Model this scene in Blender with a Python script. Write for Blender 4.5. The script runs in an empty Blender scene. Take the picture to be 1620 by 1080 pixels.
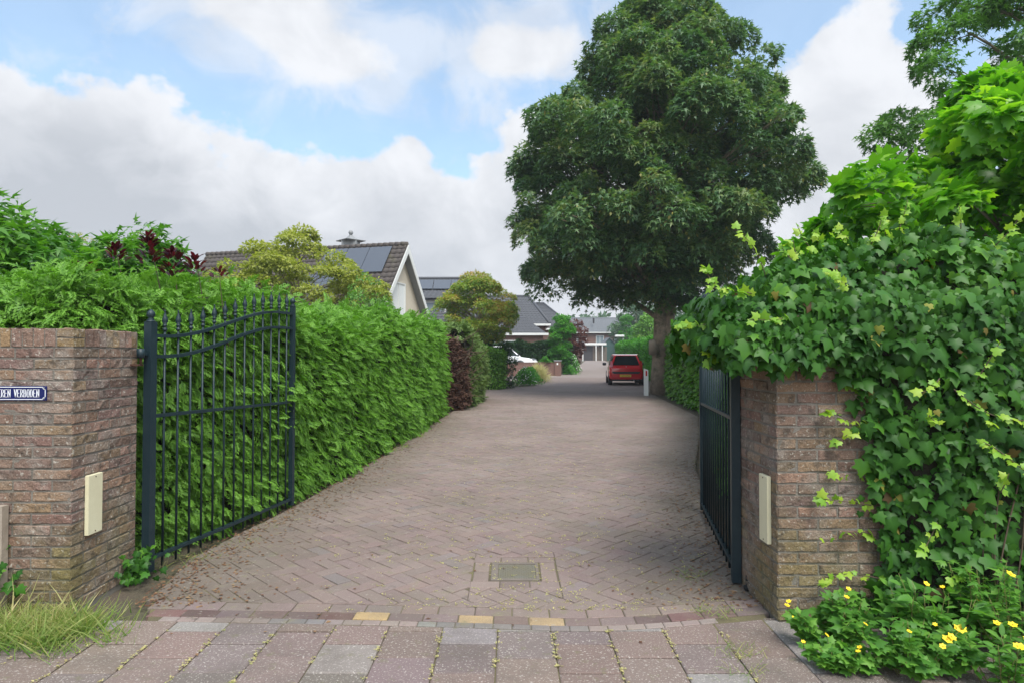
import bpy, math, random
import numpy as np
from math import radians as R, pi, sin, cos, sqrt
from mathutils import Vector
random.seed(7)
rng = np.random.default_rng(11)
S = bpy.context.scene
C = S.collection

# ------------------------------------------------------------------ camera
FPX = 1000.0            # focal length in pixels of the 1620 wide photograph
CAMZ = 1.42
cd = bpy.data.cameras.new("camera"); cam = bpy.data.objects.new("camera", cd); C.objects.link(cam)
cd.sensor_width = 36; cd.lens = FPX / 1620 * 36
cd.clip_start = 0.05; cd.clip_end = 2500
cam.location = (0, 0, CAMZ)
cam.rotation_euler = (R(90) + math.atan(21 / FPX), 0, 0)
S.camera = cam

# ------------------------------------------------------------------ sun, sky
SUN_EL, SUN_AZ = R(58), R(156)        # azimuth clockwise from +Y (ahead): high behind the camera, to the right
sd = bpy.data.lights.new("sun", 'SUN'); sun = bpy.data.objects.new("sun", sd); C.objects.link(sun)
sd.energy = 2.3; sd.angle = R(30); sd.color = (1, .95, .87)
sv = Vector((cos(SUN_EL) * sin(SUN_AZ), cos(SUN_EL) * cos(SUN_AZ), sin(SUN_EL)))
sun.rotation_euler = sv.to_track_quat('Z', 'Y').to_euler()
sun.location = sv * 60
S.view_settings.view_transform = 'Standard'; S.view_settings.look = 'None'
S.view_settings.exposure = 0.72; S.view_settings.gamma = 1

W = bpy.data.worlds.new("World"); S.world = W; W.use_nodes = True
def build_world():
    nt = W.node_tree; N = nt.nodes; L = nt.links; N.clear()
    def nd(t, **k):
        n = N.new(t)
        for a, b in k.items(): setattr(n, a, b)
        return n
    def mth(op, a, b=None, c=None, clamp=False):
        n = nd('ShaderNodeMath', operation=op, use_clamp=clamp)
        for i, x in enumerate((a, b, c)):
            if x is None: continue
            if isinstance(x, (int, float)): n.inputs[i].default_value = x
            else: L.new(x, n.inputs[i])
        return n.outputs[0]
    def rng_(x, a, b, c=0., d=1.):
        n = nd('ShaderNodeMapRange', interpolation_type='SMOOTHSTEP')
        L.new(x, n.inputs[0])
        for i, v in enumerate((a, b, c, d)): n.inputs[i + 1].default_value = v
        return n.outputs[0]
    out = nd('ShaderNodeOutputWorld')
    sky = nd('ShaderNodeTexSky', sky_type='NISHITA', sun_disc=False)
    sky.sun_elevation = SUN_EL; sky.sun_rotation = SUN_AZ; sky.air_density = 1.0; sky.dust_density = 1.6; sky.ozone_density = 1.0
    bsky = nd('ShaderNodeBackground'); bsky.inputs[1].default_value = .15
    tn = nd('ShaderNodeMix', data_type='RGBA', blend_type='MULTIPLY'); tn.inputs[0].default_value = 1; L.new(sky.outputs[0], tn.inputs[6]); tn.inputs[7].default_value = (.92, 1.14, 1.14, 1)
    L.new(tn.outputs[2], bsky.inputs[0])
    tc = nd('ShaderNodeTexCoord')
    sx = nd('ShaderNodeSeparateXYZ'); L.new(tc.outputs['Generated'], sx.inputs[0])
    az = mth('ARCTAN2', sx.outputs[0], sx.outputs[1]); el = mth('ARCSINE', sx.outputs[2])
    def noise(scale, det, rough, off=0., dist=0.):
        mp = nd('ShaderNodeMapping'); mp.inputs['Location'].default_value = (off, off * .7, off * .3); mp.inputs['Scale'].default_value = (1, 1, 1.25)
        L.new(tc.outputs['Generated'], mp.inputs[0])
        n = nd('ShaderNodeTexNoise'); L.new(mp.outputs[0], n.inputs['Vector'])
        n.inputs['Scale'].default_value = scale; n.inputs['Detail'].default_value = det; n.inputs['Roughness'].default_value = rough; n.inputs['Distortion'].default_value = dist
        return n.outputs[0]
    n1 = noise(4.5, 9, .56, 3.1); n2 = noise(13, 7, .55, 8.2); n3 = noise(2.2, 6, .55, 1.4); n4 = noise(7.5, 8, .62, 5.5, .6)
    # cumulus banks placed by compass direction and height above the horizon (azimuth, elevation, radii)
    def blobs(bl):
        m = None
        for (a0, e0, ra, re) in bl:
            da = mth('DIVIDE', mth('SUBTRACT', az, a0), ra); de = mth('DIVIDE', mth('SUBTRACT', el, e0), re)
            d = mth('SQRT', mth('ADD', mth('MULTIPLY', da, da), mth('MULTIPLY', de, de)))
            s = mth('SUBTRACT', 1.0, d)
            m = s if m is None else mth('SMOOTH_MAX', m, s, .12)
        return m
    bank = blobs([(-.62, .20, .35, .19), (-.40, .12, .42, .195), (-.19, .12, .30, .20), (.04, .18, .16, .195), (.20, .13, .3, .20),
                  (.49, .27, .125, .19), (.95, .25, .35, .22), (-1.3, .2, .5, .3), (1.8, .3, .5, .35), (-2.4, .25, .7, .35), (2.8, .3, .6, .35)])
    high = blobs([(-.42, .54, .17, .10), (-.36, .47, .16, .09), (-.27, .43, .17, .07), (.02, .455, .15, .062), (.75, .75, .4, .16), (-.9, .85, .5, .2), (0.05, 1.05, 1.2, .25)])
    wob = mth('ADD', mth('MULTIPLY', mth('SUBTRACT', n1, .5), 1.1), mth('MULTIPLY', mth('SUBTRACT', n2, .5), .42))
    mb = rng_(mth('ADD', bank, mth('ADD', mth('MULTIPLY', wob, 1.15), mth('MULTIPLY', mth('SUBTRACT', n2, .5), .35))), -.02, .19)
    mh = rng_(mth('ADD', high, mth('MULTIPLY', wob, 1.5)), -.02, .62)
    veil = mth('ADD', mth('MULTIPLY', rng_(mth('ADD', n4, mth('MULTIPLY', high, .16)), .40, .66), .42), .27)
    mask = mth('MAXIMUM', mth('MAXIMUM', mb, mh), veil)
    # cloud tone: bright crowns, soft grey bellies low in the bank
    shade = mth('ADD', mth('MULTIPLY', mth('SUBTRACT', n4, .5), .75), mth('MULTIPLY', mth('SUBTRACT', n1, .5), .8))
    belly = mth('MULTIPLY', rng_(mth('ADD', bank, shade), .12, .75), rng_(el, .48, .12))
    side = rng_(az, .05, -.55, .45, 1.0)
    belly = mth('MULTIPLY', belly, side)
    lump = noise(9, 9, .58, 2.7, .3)
    belly = mth('ADD', belly, mth('MULTIPLY', rng_(mth('ADD', lump, mth('MULTIPLY', n3, .5)), .62, .92), .34), clamp=True)
    rampc = nd('ShaderNodeMix', data_type='RGBA'); L.new(belly, rampc.inputs[0])
    rampc.inputs[6].default_value = (.80, .82, .86, 1); rampc.inputs[7].default_value = (.49, .52, .57, 1)
    bcl = nd('ShaderNodeBackground'); L.new(rampc.outputs[2], bcl.inputs[0])
    dt = nd('ShaderNodeVectorMath', operation='DOT_PRODUCT'); L.new(tc.outputs['Generated'], dt.inputs[0]); dt.inputs[1].default_value = tuple(sv)
    L.new(rng_(dt.outputs['Value'], .25, 1., .71, 1.6), bcl.inputs[1])      # clouds round the sun are brighter
    below = rng_(el, -.02, .0)
    mx = nd('ShaderNodeMixShader'); L.new(mask, mx.inputs[0]); L.new(bsky.outputs[0], mx.inputs[1]); L.new(bcl.outputs[0], mx.inputs[2])
    L.new(mx.outputs[0], out.inputs[0])
build_world()

# ------------------------------------------------------------------ object helpers
def tag(o, label=None, cat=None, group=None, kind=None):
    if label: o['label'] = label
    if cat: o['category'] = cat
    if group: o['group'] = group
    if kind: o['kind'] = kind
    return o
def empty(name, loc=(0, 0, 0), label=None, cat=None, group=None):
    o = bpy.data.objects.new(name, None); C.objects.link(o); o.location = loc; o.empty_display_size = .1
    return tag(o, label, cat, group)
def link(name, me, mat=None, parent=None, world=True):
    o = bpy.data.objects.new(name, me); C.objects.link(o)
    if mat:
        for m in (mat if isinstance(mat, (list, tuple)) else [mat]): me.materials.append(m)
    if parent:
        o.parent = parent
        if world: o.location = -Vector(parent.location)      # geometry given in world coordinates, parents only translated
    return o
def npmesh(name, V, F, mat, parent=None, attr=None, smooth=False, world=True):
    """V (n,3); F (m,k) uniform polygons; attr {name: per-vertex float array}"""
    V = np.asarray(V, np.float32); F = np.asarray(F, np.int32)
    me = bpy.data.meshes.new(name)
    m, k = F.shape
    me.vertices.add(len(V)); me.vertices.foreach_set('co', V.ravel())
    me.loops.add(m * k); me.loops.foreach_set('vertex_index', F.ravel())
    me.polygons.add(m); me.polygons.foreach_set('loop_start', np.arange(m, dtype=np.int32) * k)
    try: me.polygons.foreach_set('loop_total', np.full(m, k, np.int32))
    except Exception: pass
    if smooth: me.polygons.foreach_set('use_smooth', np.ones(m, bool))
    for a, arr in (attr or {}).items():
        arr = np.asarray(arr, np.float32)
        if arr.ndim == 1:
            me.attributes.new(a, 'FLOAT', 'POINT').data.foreach_set('value', arr)
        else:
            me.attributes.new(a, 'FLOAT_COLOR', 'POINT').data.foreach_set('color', arr.ravel())
    me.update(calc_edges=True)
    return link(name, me, mat, parent, world)

class MB:
    """collects shapes into ONE mesh object"""
    def __init__(s): s.v = []; s.f = []; s.m = []; s.c = []; s.sm = []
    def add(s, vs, fs, mi=0, col=None, smooth=False):
        b = len(s.v); s.v += [tuple(v) for v in vs]
        for f in fs: s.f.append(tuple(b + i for i in f)); s.m.append(mi); s.sm.append(smooth)
        if col is not None: s.c += [tuple(col)] * len(vs)
        return s
    def box(s, x0, x1, y0, y1, z0, z1, mi=0, col=None, bev=0):
        if bev:
            b = bev; vs = []
            for z, i in ((z0, b), (z0 + b, 0), (z1 - b, 0), (z1, b)):
                vs += [(x0 + i, y0 + i, z), (x1 - i, y0 + i, z), (x1 - i, y1 - i, z), (x0 + i, y1 - i, z)]
            fs = [(3, 2, 1, 0), (12, 13, 14, 15)]
            for r in range(3):
                for k in range(4): fs.append((r * 4 + k, r * 4 + (k + 1) % 4, r * 4 + 4 + (k + 1) % 4, r * 4 + 4 + k))
            return s.add(vs, fs, mi, col)
        return s.add([(x0, y0, z0), (x1, y0, z0), (x1, y1, z0), (x0, y1, z0), (x0, y0, z1), (x1, y0, z1), (x1, y1, z1), (x0, y1, z1)],
                     [(3, 2, 1, 0), (4, 5, 6, 7), (0, 1, 5, 4), (1, 2, 6, 5), (2, 3, 7, 6), (3, 0, 4, 7)], mi, col)
    def obox(s, o, a, b, c, mi=0, col=None):
        """box from corner o along vectors a,b,c"""
        o, a, b, c = map(Vector, (o, a, b, c))
        vs = [o, o + a, o + a + b, o + b]; vs += [v + c for v in vs]
        return s.add(vs, [(3, 2, 1, 0), (4, 5, 6, 7), (0, 1, 5, 4), (1, 2, 6, 5), (2, 3, 7, 6), (3, 0, 4, 7)], mi, col)
    def tube(s, pts, rad, n=8, mi=0, smooth=True, cap=True, sq=1.0):
        pts = [Vector(p) for p in pts]
        rad = rad if hasattr(rad, '__len__') else [rad] * len(pts)
        vs = []; up = Vector((0, 0, 1)); prev = None
        for i, p in enumerate(pts):
            t = (pts[min(i + 1, len(pts) - 1)] - pts[max(i - 1, 0)])
            t = t.normalized() if t.length > 1e-9 else up
            if prev is None:
                a = t.cross(Vector((1, 0, 0)) if abs(t.x) < .8 else Vector((0, 1, 0))).normalized()
            else:
                a = (prev - t * prev.dot(t)); a = a.normalized() if a.length > 1e-6 else prev
            prev = a; b = t.cross(a)
            for k in range(n):
                th = 2 * pi * (k + .5) / n
                vs.append(p + (a * cos(th) + b * sin(th) * sq) * rad[i])
        fs = []
        for i in range(len(pts) - 1):
            for k in range(n):
                fs.append((i * n + k, i * n + (k + 1) % n, i * n + n + (k + 1) % n, i * n + n + k))
        if cap: fs += [tuple(range(n))[::-1], tuple(range(len(vs) - n, len(vs)))]
        return s.add(vs, fs, mi, None, smooth)
    def lathe(s, c, prof, n=12, mi=0, smooth=True):
        c = Vector(c); vs = []
        for r, z in prof:
            for k in range(n): vs.append(c + Vector((r * cos(2 * pi * k / n), r * sin(2 * pi * k / n), z)))
        fs = []
        for i in range(len(prof) - 1):
            for k in range(n): fs.append((i * n + k, i * n + (k + 1) % n, i * n + n + (k + 1) % n, i * n + n + k))
        fs += [tuple(range(n))[::-1], tuple(range(len(vs) - n, len(vs)))]
        return s.add(vs, fs, mi, None, smooth)
    def prism(s, poly, axis_vec, mi=0, col=None):
        """poly: list of 3d points (planar), extruded by axis_vec"""
        n = len(poly); ax = Vector(axis_vec); vs = [Vector(p) for p in poly]; vs += [v + ax for v in vs]
        fs = [tuple(range(n))[::-1], tuple(range(n, 2 * n))] + [(i, (i + 1) % n, n + (i + 1) % n, n + i) for i in range(n)]
        return s.add(vs, fs, mi, col)
    def build(s, name, mat=None, parent=None, world=True):
        me = bpy.data.meshes.new(name); me.from_pydata(s.v, [], s.f)
        me.polygons.foreach_set('material_index', s.m); me.polygons.foreach_set('use_smooth', s.sm)
        if s.c and len(s.c) == len(s.v):
            me.attributes.new('col', 'FLOAT_COLOR', 'POINT').data.foreach_set('color', np.array([(c + (1,))[:4] if len(c) == 3 else c for c in s.c], np.float32).ravel())
        me.update()
        return link(name, me, mat, parent, world)

# value noise in numpy
def _h(ix, iy, iz, seed):
    n = (ix.astype(np.int64) * 374761393 + iy.astype(np.int64) * 668265263 + iz.astype(np.int64) * 1274126177 + seed * 974711) & 0x7fffffff
    n = (n ^ (n >> 13)) * 1103515245 & 0x7fffffff
    return ((n ^ (n >> 16)) & 0xffff) / 65535.0
def vnoise(P, scale=1., seed=0, octv=1):
    P = np.asarray(P, float) * scale; tot = 0; amp = 1; s_ = 0
    for o in range(octv):
        i = np.floor(P).astype(int); f = P - i; f = f * f * (3 - 2 * f); r = 0
        for dx in (0, 1):
            for dy in (0, 1):
                for dz in (0, 1):
                    w = (f[:, 0] if dx else 1 - f[:, 0]) * (f[:, 1] if dy else 1 - f[:, 1]) * (f[:, 2] if dz else 1 - f[:, 2])
                    r = r + w * _h(i[:, 0] + dx, i[:, 1] + dy, i[:, 2] + dz, seed + o)
        tot = tot + amp * r; s_ += amp; amp *= .5; P = P * 2.03
    return tot / s_ * 2 - 1
def nrm(a): return a / np.maximum(np.linalg.norm(a, axis=-1, keepdims=True), 1e-9)

# ------------------------------------------------------------------ materials
MATS = {}
def newmat(name):
    m = bpy.data.materials.new(name); m.use_nodes = True; MATS[name] = m
    return m, m.node_tree.nodes, m.node_tree.links, m.node_tree.nodes['Principled BSDF']
def mat(name, col, rough=.7, metal=0., bump=0., bscale=20., var=0., vscale=3., col2=None, spec=.5, coat=0., stain=None, attr=None, fine=0., finescale=200.):
    """col (or a vertex colour attribute) varied by object-space noise, with optional stains and bump"""
    m, N, L, B = newmat(name)
    B.inputs['Roughness'].default_value = rough; B.inputs['Metallic'].default_value = metal
    B.inputs['Specular IOR Level'].default_value = spec; B.inputs['Coat Weight'].default_value = coat
    tc = N.new('ShaderNodeTexCoord')
    def noise(sc, det=6, ro=.6):
        n = N.new('ShaderNodeTexNoise'); L.new(tc.outputs['Object'], n.inputs['Vector'])
        n.inputs['Scale'].default_value = sc; n.inputs['Detail'].default_value = det; n.inputs['Roughness'].default_value = ro
        return n.outputs[0]
    if attr:
        a = N.new('ShaderNodeAttribute'); a.attribute_name = attr; cur = a.outputs['Color']
    else:
        r = N.new('ShaderNodeRGB'); r.outputs[0].default_value = (*col, 1); cur = r.outputs[0]
    def mixc(fac, c1, c2, mode='MIX'):
        x = N.new('ShaderNodeMix'); x.data_type = 'RGBA'; x.blend_type = mode
        if isinstance(fac, float): x.inputs[0].default_value = fac
        else: L.new(fac, x.inputs[0])
        for i, c in ((6, c1), (7, c2)):
            if isinstance(c, tuple): x.inputs[i].default_value = (*c[:3], 1)
            else: L.new(c, x.inputs[i])
        return x.outputs[2]
    def ramp(x, a, b):
        n = N.new('ShaderNodeMapRange'); L.new(x, n.inputs[0]); n.inputs[1].default_value = a; n.inputs[2].default_value = b
        return n.outputs[0]
    if var:
        c2 = col2 or tuple(c * .55 for c in col)
        f = ramp(noise(vscale), .35, .7)
        mm = N.new('ShaderNodeMath'); mm.operation = 'MULTIPLY'; L.new(f, mm.inputs[0]); mm.inputs[1].default_value = var
        cur = mixc(mm.outputs[0], cur, c2)
    for st in (stain or []):
        sc, lo, hi, c2, amt = st[:5]
        f = ramp(noise(sc, 8, .65), lo, hi)
        if len(st) > 5:                       # fade with height: (z0, z1)
            sp = N.new('ShaderNodeSeparateXYZ'); L.new(tc.outputs['Object'], sp.inputs[0])
            g = ramp(sp.outputs[2], st[5], st[6]); q = N.new('ShaderNodeMath'); q.operation = 'MULTIPLY'; L.new(f, q.inputs[0]); L.new(g, q.inputs[1]); f = q.outputs[0]
        q = N.new('ShaderNodeMath'); q.operation = 'MULTIPLY'; L.new(f, q.inputs[0]); q.inputs[1].default_value = amt; q.use_clamp = True
        cur = mixc(q.outputs[0], cur, c2)
    if fine:
        f = noise(finescale, 3, .7); f2 = ramp(f, .3, .7); g = N.new('ShaderNodeMix'); g.data_type = 'RGBA'; g.blend_type = 'MIX'
        L.new(f2, g.inputs[0]); g.inputs[6].default_value = (1 - fine,) * 3 + (1,); g.inputs[7].default_value = (1 + fine,) * 3 + (1,)
        cur = mixc(1.0, cur, g.outputs[2], 'MULTIPLY')
    L.new(cur, B.inputs['Base Color'])
    if bump:
        b = N.new('ShaderNodeBump'); b.inputs['Strength'].default_value = min(1., bump); b.inputs['Distance'].default_value = .01 * max(1, bump)
        L.new(noise(bscale, 8, .65), b.inputs['Height']); L.new(b.outputs[0], B.inputs['Normal'])
    return m
def leafmat(name, cols, rough=.45, trans=.3, tcol=None, tip=None, spec=.4, patch=.35, pscale=1.2):
    """cols: 3-4 colours picked per leaf by attribute rnd; tip: colour of young tips (attribute tip)"""
    m, N, L, B = newmat(name)
    a = N.new('ShaderNodeAttribute'); a.attribute_name = 'leaf_tone'
    tc = N.new('ShaderNodeTexCoord'); no = N.new('ShaderNodeTexNoise'); L.new(tc.outputs['Object'], no.inputs['Vector'])
    no.inputs['Scale'].default_value = pscale; no.inputs['Detail'].default_value = 3
    md = N.new('ShaderNodeMath'); md.operation = 'MULTIPLY_ADD'; L.new(no.outputs[0], md.inputs[0]); md.inputs[1].default_value = patch * 2; md.inputs[2].default_value = -patch
    ad = N.new('ShaderNodeMath'); ad.operation = 'ADD'; ad.use_clamp = True; L.new(a.outputs['Fac'], ad.inputs[0]); L.new(md.outputs[0], ad.inputs[1])
    r = N.new('ShaderNodeValToRGB'); e = r.color_ramp.elements
    while len(e) < len(cols): e.new(.5)
    for i, c in enumerate(cols): e[i].position = i / (len(cols) - 1); e[i].color = (*c, 1)
    L.new(ad.outputs[0], r.inputs[0]); cur = r.outputs[0]
    if tip:
        t = N.new('ShaderNodeAttribute'); t.attribute_name = 'tip'
        x = N.new('ShaderNodeMix'); x.data_type = 'RGBA'; L.new(t.outputs['Fac'], x.inputs[0]); L.new(cur, x.inputs[6]); x.inputs[7].default_value = (*tip, 1); cur = x.outputs[2]
    L.new(cur, B.inputs['Base Color']); B.inputs['Roughness'].default_value = rough; B.inputs['Specular IOR Level'].default_value = spec
    tr = N.new('ShaderNodeBsdfTranslucent')
    hs = N.new('ShaderNodeMix'); hs.data_type = 'RGBA'; hs.blend_type = 'MULTIPLY'; hs.inputs[0].default_value = 1; L.new(cur, hs.inputs[6]); hs.inputs[7].default_value = (*(tcol or (1.5, 1.7, .7)), 1)
    L.new(hs.outputs[2], tr.inputs[0])
    mx = N.new('ShaderNodeMixShader'); mx.inputs[0].default_value = trans; L.new(B.outputs[0], mx.inputs[1]); L.new(tr.outputs[0], mx.inputs[2])
    L.new(mx.outputs[0], N['Material Output'].inputs[0])
    return m

mat('brick_wall', (.2, .12, .09), .9, bump=1.6, bscale=45, attr='col', fine=.3, finescale=160,
    stain=[(5, .48, .64, (.29, .25, .215), .7), (50, .58, .64, (.50, .47, .41), .7), (3, .45, .6, (.17, .14, .05), .7, .9, .0), (14, .55, .62, (.04, .035, .03), .55)])
mat('mortar', (.25, .225, .195), .95, bump=1.2, bscale=120, var=.6, vscale=9, col2=(.11, .10, .08), stain=[(3, .45, .62, (.10, .10, .035), .8, .9, 0.)])
mat('paver', (.2, .14, .12), .85, bump=.9, bscale=90, attr='col', fine=.28, finescale=260,
    stain=[(.45, .45, .62, (.285, .225, .195), .5), (1.1, .48, .68, (.165, .135, .105), .75), (9, .56, .68, (.21, .19, .11), .6), (34, .60, .66, (.36, .33, .28), .6), (5, .62, .68, (.10, .085, .07), .6)])
mat('joint_sand', (.11, .088, .065), 1., bump=1., bscale=150, var=.8, vscale=2.2, col2=(.21, .19, .075), fine=.35)
mat('soil', (.10, .075, .055), 1., bump=1.4, bscale=40, var=.7, vscale=1.5, col2=(.065, .075, .03), fine=.4, finescale=120)
mat('far_paving', (.235, .19, .17), .85, var=.4, vscale=1.2, col2=(.20, .165, .15), fine=.1, bump=.3)
mat('drive_paving', (.30, .25, .225), .85, var=.5, vscale=1.5, fine=.15, bump=.4, bscale=60)
mat('gate_iron', (.010, .024, .032), .42, bump=.35, bscale=35, var=.5, vscale=12, col2=(.018, .036, .044), spec=.4, stain=[(22, .66, .72, (.09, .06, .04), .7)])
mat('rust_iron', (.09, .04, .025), .8, bump=.6, bscale=80, var=.6, vscale=20)
mat('cream_plastic', (.70, .66, .46), .45, var=.35, vscale=7, col2=(.52, .46, .28), bump=.1)
mat('enamel_blue', (.006, .012, .095), .18, spec=.6)
mat('enamel_white', (.80, .82, .86), .25)
mat('bark', (.30, .235, .175), .95, bump=3., bscale=14, var=.8, vscale=5, col2=(.10, .09, .06), fine=.3, finescale=60, stain=[(2.5, .55, .65, (.06, .08, .025), .7)])
mat('pale_wood', (.36, .30, .24), .8, bump=.6, bscale=20, var=.5)
mat('twig', (.10, .07, .045), .9, bump=.5, bscale=60)
mat('shaded_core', (.012, .015, .007), 1., bump=2., bscale=20, var=.7, vscale=8, col2=(.03, .02, .012))  # near-black twig colour, deep shade inside the foliage painted in
mat('cream_brick', (.62, .55, .44), .9, var=.4, vscale=25, col2=(.45, .38, .29), bump=.8, bscale=40)
mat('red_brick', (.19, .105, .085), .9, var=.7, vscale=14, col2=(.14, .085, .07), bump=.8, bscale=30, fine=.25, finescale=40)
mat('roof_brown', (.085, .068, .060), .75, var=.6, vscale=5, col2=(.05, .042, .04), bump=.5, bscale=30, stain=[(1.4, .55, .68, (.13, .12, .06), .5)])
mat('roof_slate', (.075, .078, .090), .7, var=.5, vscale=4, col2=(.05, .052, .06), bump=.4)
mat('roof_grey', (.15, .16, .175), .8, var=.3, vscale=3, bump=.2)
mat('white_paint', (.74, .74, .72), .5, var=.25, vscale=4, col2=(.6, .6, .57))
mat('grey_paint', (.24, .245, .25), .55)
mat('green_boards', (.035, .085, .075), .7, bump=.4)
mat('dark_boards', (.055, .05, .055), .8, bump=.6, var=.5)
mat('fence_boards', (.16, .13, .105), .85, bump=.6, var=.6, vscale=8)
mat('solar', (.075, .085, .105), .25, spec=.6, coat=.4)
mat('glass_win', (.25, .30, .33), .08, spec=.9, coat=1.)
mat('curtain', (.75, .76, .74), .8)
mat('car_red', (.75, .012, .022), .22, coat=1., spec=.6)
mat('car_white', (.80, .81, .82), .25, coat=1., spec=.6)
mat('car_glass', (.012, .016, .018), .06, spec=.5)
mat('rubber', (.012, .012, .012), .8, bump=.3)
mat('alloy', (.45, .46, .47), .35, metal=.8)
mat('trim_black', (.02, .02, .024), .5)
mat('lamp_red', (.55, .02, .015), .15, coat=1.)
mat('plate_yellow', (.85, .56, .03), .4)
mat('plate_ink', (.03, .03, .03), .5)
mat('metal_cover', (.20, .19, .16), .6, metal=.3, bump=.5, bscale=60, var=.7, vscale=9, col2=(.20, .17, .09))
mat('concrete', (.18, .15, .125), .9, bump=.7, var=.5, vscale=8)
mat('slab', (.25, .17, .15), .85, bump=1.1, bscale=110, attr='col', fine=.25, finescale=300,
    stain=[(95, .57, .62, (.55, .50, .45), .75), (2.2, .5, .7, (.12, .10, .085), .6), (14, .58, .66, (.17, .165, .08), .45)])
mat('lichen', (.16, .17, .05), 1.)
mat('petal', (.85, .62, .02), .6)
mat('petal_centre', (.55, .30, .01), .6)
mat('white_petal', (.8, .8, .74), .6)

# ------------------------------------------------------------------ leaf templates: (V, F, tip)
def fan(outline, cz=0., c=(0, .4), droop=0.):
    V = [(c[0], c[1], cz)] + [(x, y, -droop * (x * x + max(0, y - .4) ** 2) * 1.0) for x, y in outline]
    n = len(outline); F = [(0, i + 1, (i + 1) % n + 1) for i in range(n)]
    V = np.array(V, float); t = np.zeros(len(V)); t[0] = .75; t[1] = 1.; return V, np.array(F), t
def sym(half): return half + [(-x, y) for x, y in reversed(half) if abs(x) > 1e-6]
T_IVY = fan([(0, 0)] + [(.22, -.14), (.52, .02), (.40, .26), (.58, .50), (.26, .56)] + [(0, 1.02)] + [(-.26, .56), (-.58, .50), (-.40, .26), (-.52, .02), (-.22, -.14)], .05, (0, .36), .35)
T_MAPLE = fan([(0, 0)] + [(.18, -.06), (.48, -.04), (.36, .16), (.66, .30), (.60, .40), (.64, .58), (.34, .52), (.26, .66), (.28, .84), (.14, .82)] + [(0, 1.08)] +
              [(-.14, .82), (-.28, .84), (-.26, .66), (-.34, .52), (-.64, .58), (-.60, .40), (-.66, .30), (-.36, .16), (-.48, -.04), (-.18, -.06)], .05, (0, .34), .4)
T_STAR = fan([(0, 0), (.3, .0), (.14, .18), (.55, .42), (.14, .42), (0, 1.05), (-.14, .42), (-.55, .42), (-.14, .18), (-.3, 0)], .04, (0, .28), .4)
T_OVAL = (np.array([(0, 0, 0), (.2, .3, .04), (.16, .7, .02), (0, 1, -.12), (-.16, .7, .02), (-.2, .3, .04), (0, .5, -.02)], float),
          np.array([(0, 1, 6), (1, 2, 6), (2, 3, 6), (3, 4, 6), (4, 5, 6), (5, 0, 6)]), np.zeros(7))
T_LITE = (np.array([(0, 0, 0), (.3, .45, .06), (0, 1, -.08), (-.3, .45, .06)], float), np.array([(0, 1, 2), (0, 2, 3)]), np.zeros(4))
def frond(nb=7, seed=1, curl=.25, bw=.06):
    """flat feathery spray of a conifer hedge"""
    r = random.Random(seed); V = []; F = []; tp = []
    def tri(p, d, l, w, z0, z1, t0, t1):
        b = len(V); nx, ny = -d[1], d[0]
        V.extend([(p[0] - nx * w * .4, p[1] - ny * w * .4, z0), (p[0] + nx * w * .4, p[1] + ny * w * .4, z0),
                  (p[0] + d[0] * l * .6 + nx * w * .5, p[1] + d[1] * l * .6 + ny * w * .5, (z0 + z1) / 2), (p[0] + d[0] * l, p[1] + d[1] * l, z1), (p[0] + d[0] * l * .6 - nx * w * .5, p[1] + d[1] * l * .6 - ny * w * .5, (z0 + z1) / 2)])
        tp.extend([t0, t0, (t0 + t1) / 2, t1, (t0 + t1) / 2]); F.extend([(b, b + 1, b + 2), (b, b + 2, b + 4), (b + 4, b + 2, b + 3)])
    tri((0, 0), (0, 1), 1., .05, 0, -curl, 0, 1)
    for i in range(nb):
        t = .12 + .78 * i / nb; s = 1 if i % 2 else -1
        l = .50 * (1 - t * .62) * r.uniform(.8, 1.15); a = R(r.uniform(38, 52)) * s
        tri((0, t), (sin(a), cos(a)), l, bw, -curl * t * t, -curl * t * t - curl * .5 * r.random(), t * .6, 1)
        a2 = a * .35; p2 = (sin(a) * l * .45, t + cos(a) * l * .45)
        tri(p2, (sin(a2), cos(a2)), l * .5, bw, -curl * t * t, -curl * t * t - .1, .5, 1)
        a3 = a * 1.7; p3 = (sin(a) * l * .35, t + cos(a) * l * .35); tri(p3, (sin(a3), cos(a3)), l * .38, bw, -curl * t * t, -curl * t * t - .1, .5, 1)
    return np.array(V), np.array(F), np.array(tp)
T_FROND = frond(9, 3, .35, .075); T_FROND2 = frond(6, 5, .3, .09)

def place(T, P, D, Nn, sc, leaf_tone):
    """instances of template T at P, axis D, normal Nn, scale sc -> V, F, attributes"""
    V0, F0, t0 = T; n = len(P); D = nrm(D)
    Z = Nn - (Nn * D).sum(1, keepdims=True) * D; Z = nrm(Z + 1e-6); X = np.cross(D, Z)
    sc = np.broadcast_to(np.asarray(sc, float), (n,))
    V = P[:, None, :] + sc[:, None, None] * (V0[None, :, 0:1] * X[:, None, :] + V0[None, :, 1:2] * D[:, None, :] + V0[None, :, 2:3] * Z[:, None, :])
    F = F0[None] + (np.arange(n) * len(V0))[:, None, None]
    return V.reshape(-1, 3), F.reshape(-1, F0.shape[1]), np.repeat(leaf_tone, len(V0)), np.tile(t0, n)
def leaves(name, T, P, D, Nn, sc, mat_, parent=None, leaf_tone=None):
    if leaf_tone is None: leaf_tone = rng.random(len(P))
    V, F, r, t = place(T, P, D, Nn, sc, leaf_tone)
    return npmesh(name, V, F, mat_, parent, {'leaf_tone': r, 'tip': t})
def rv(n): return nrm(rng.normal(size=(n, 3)))

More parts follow.
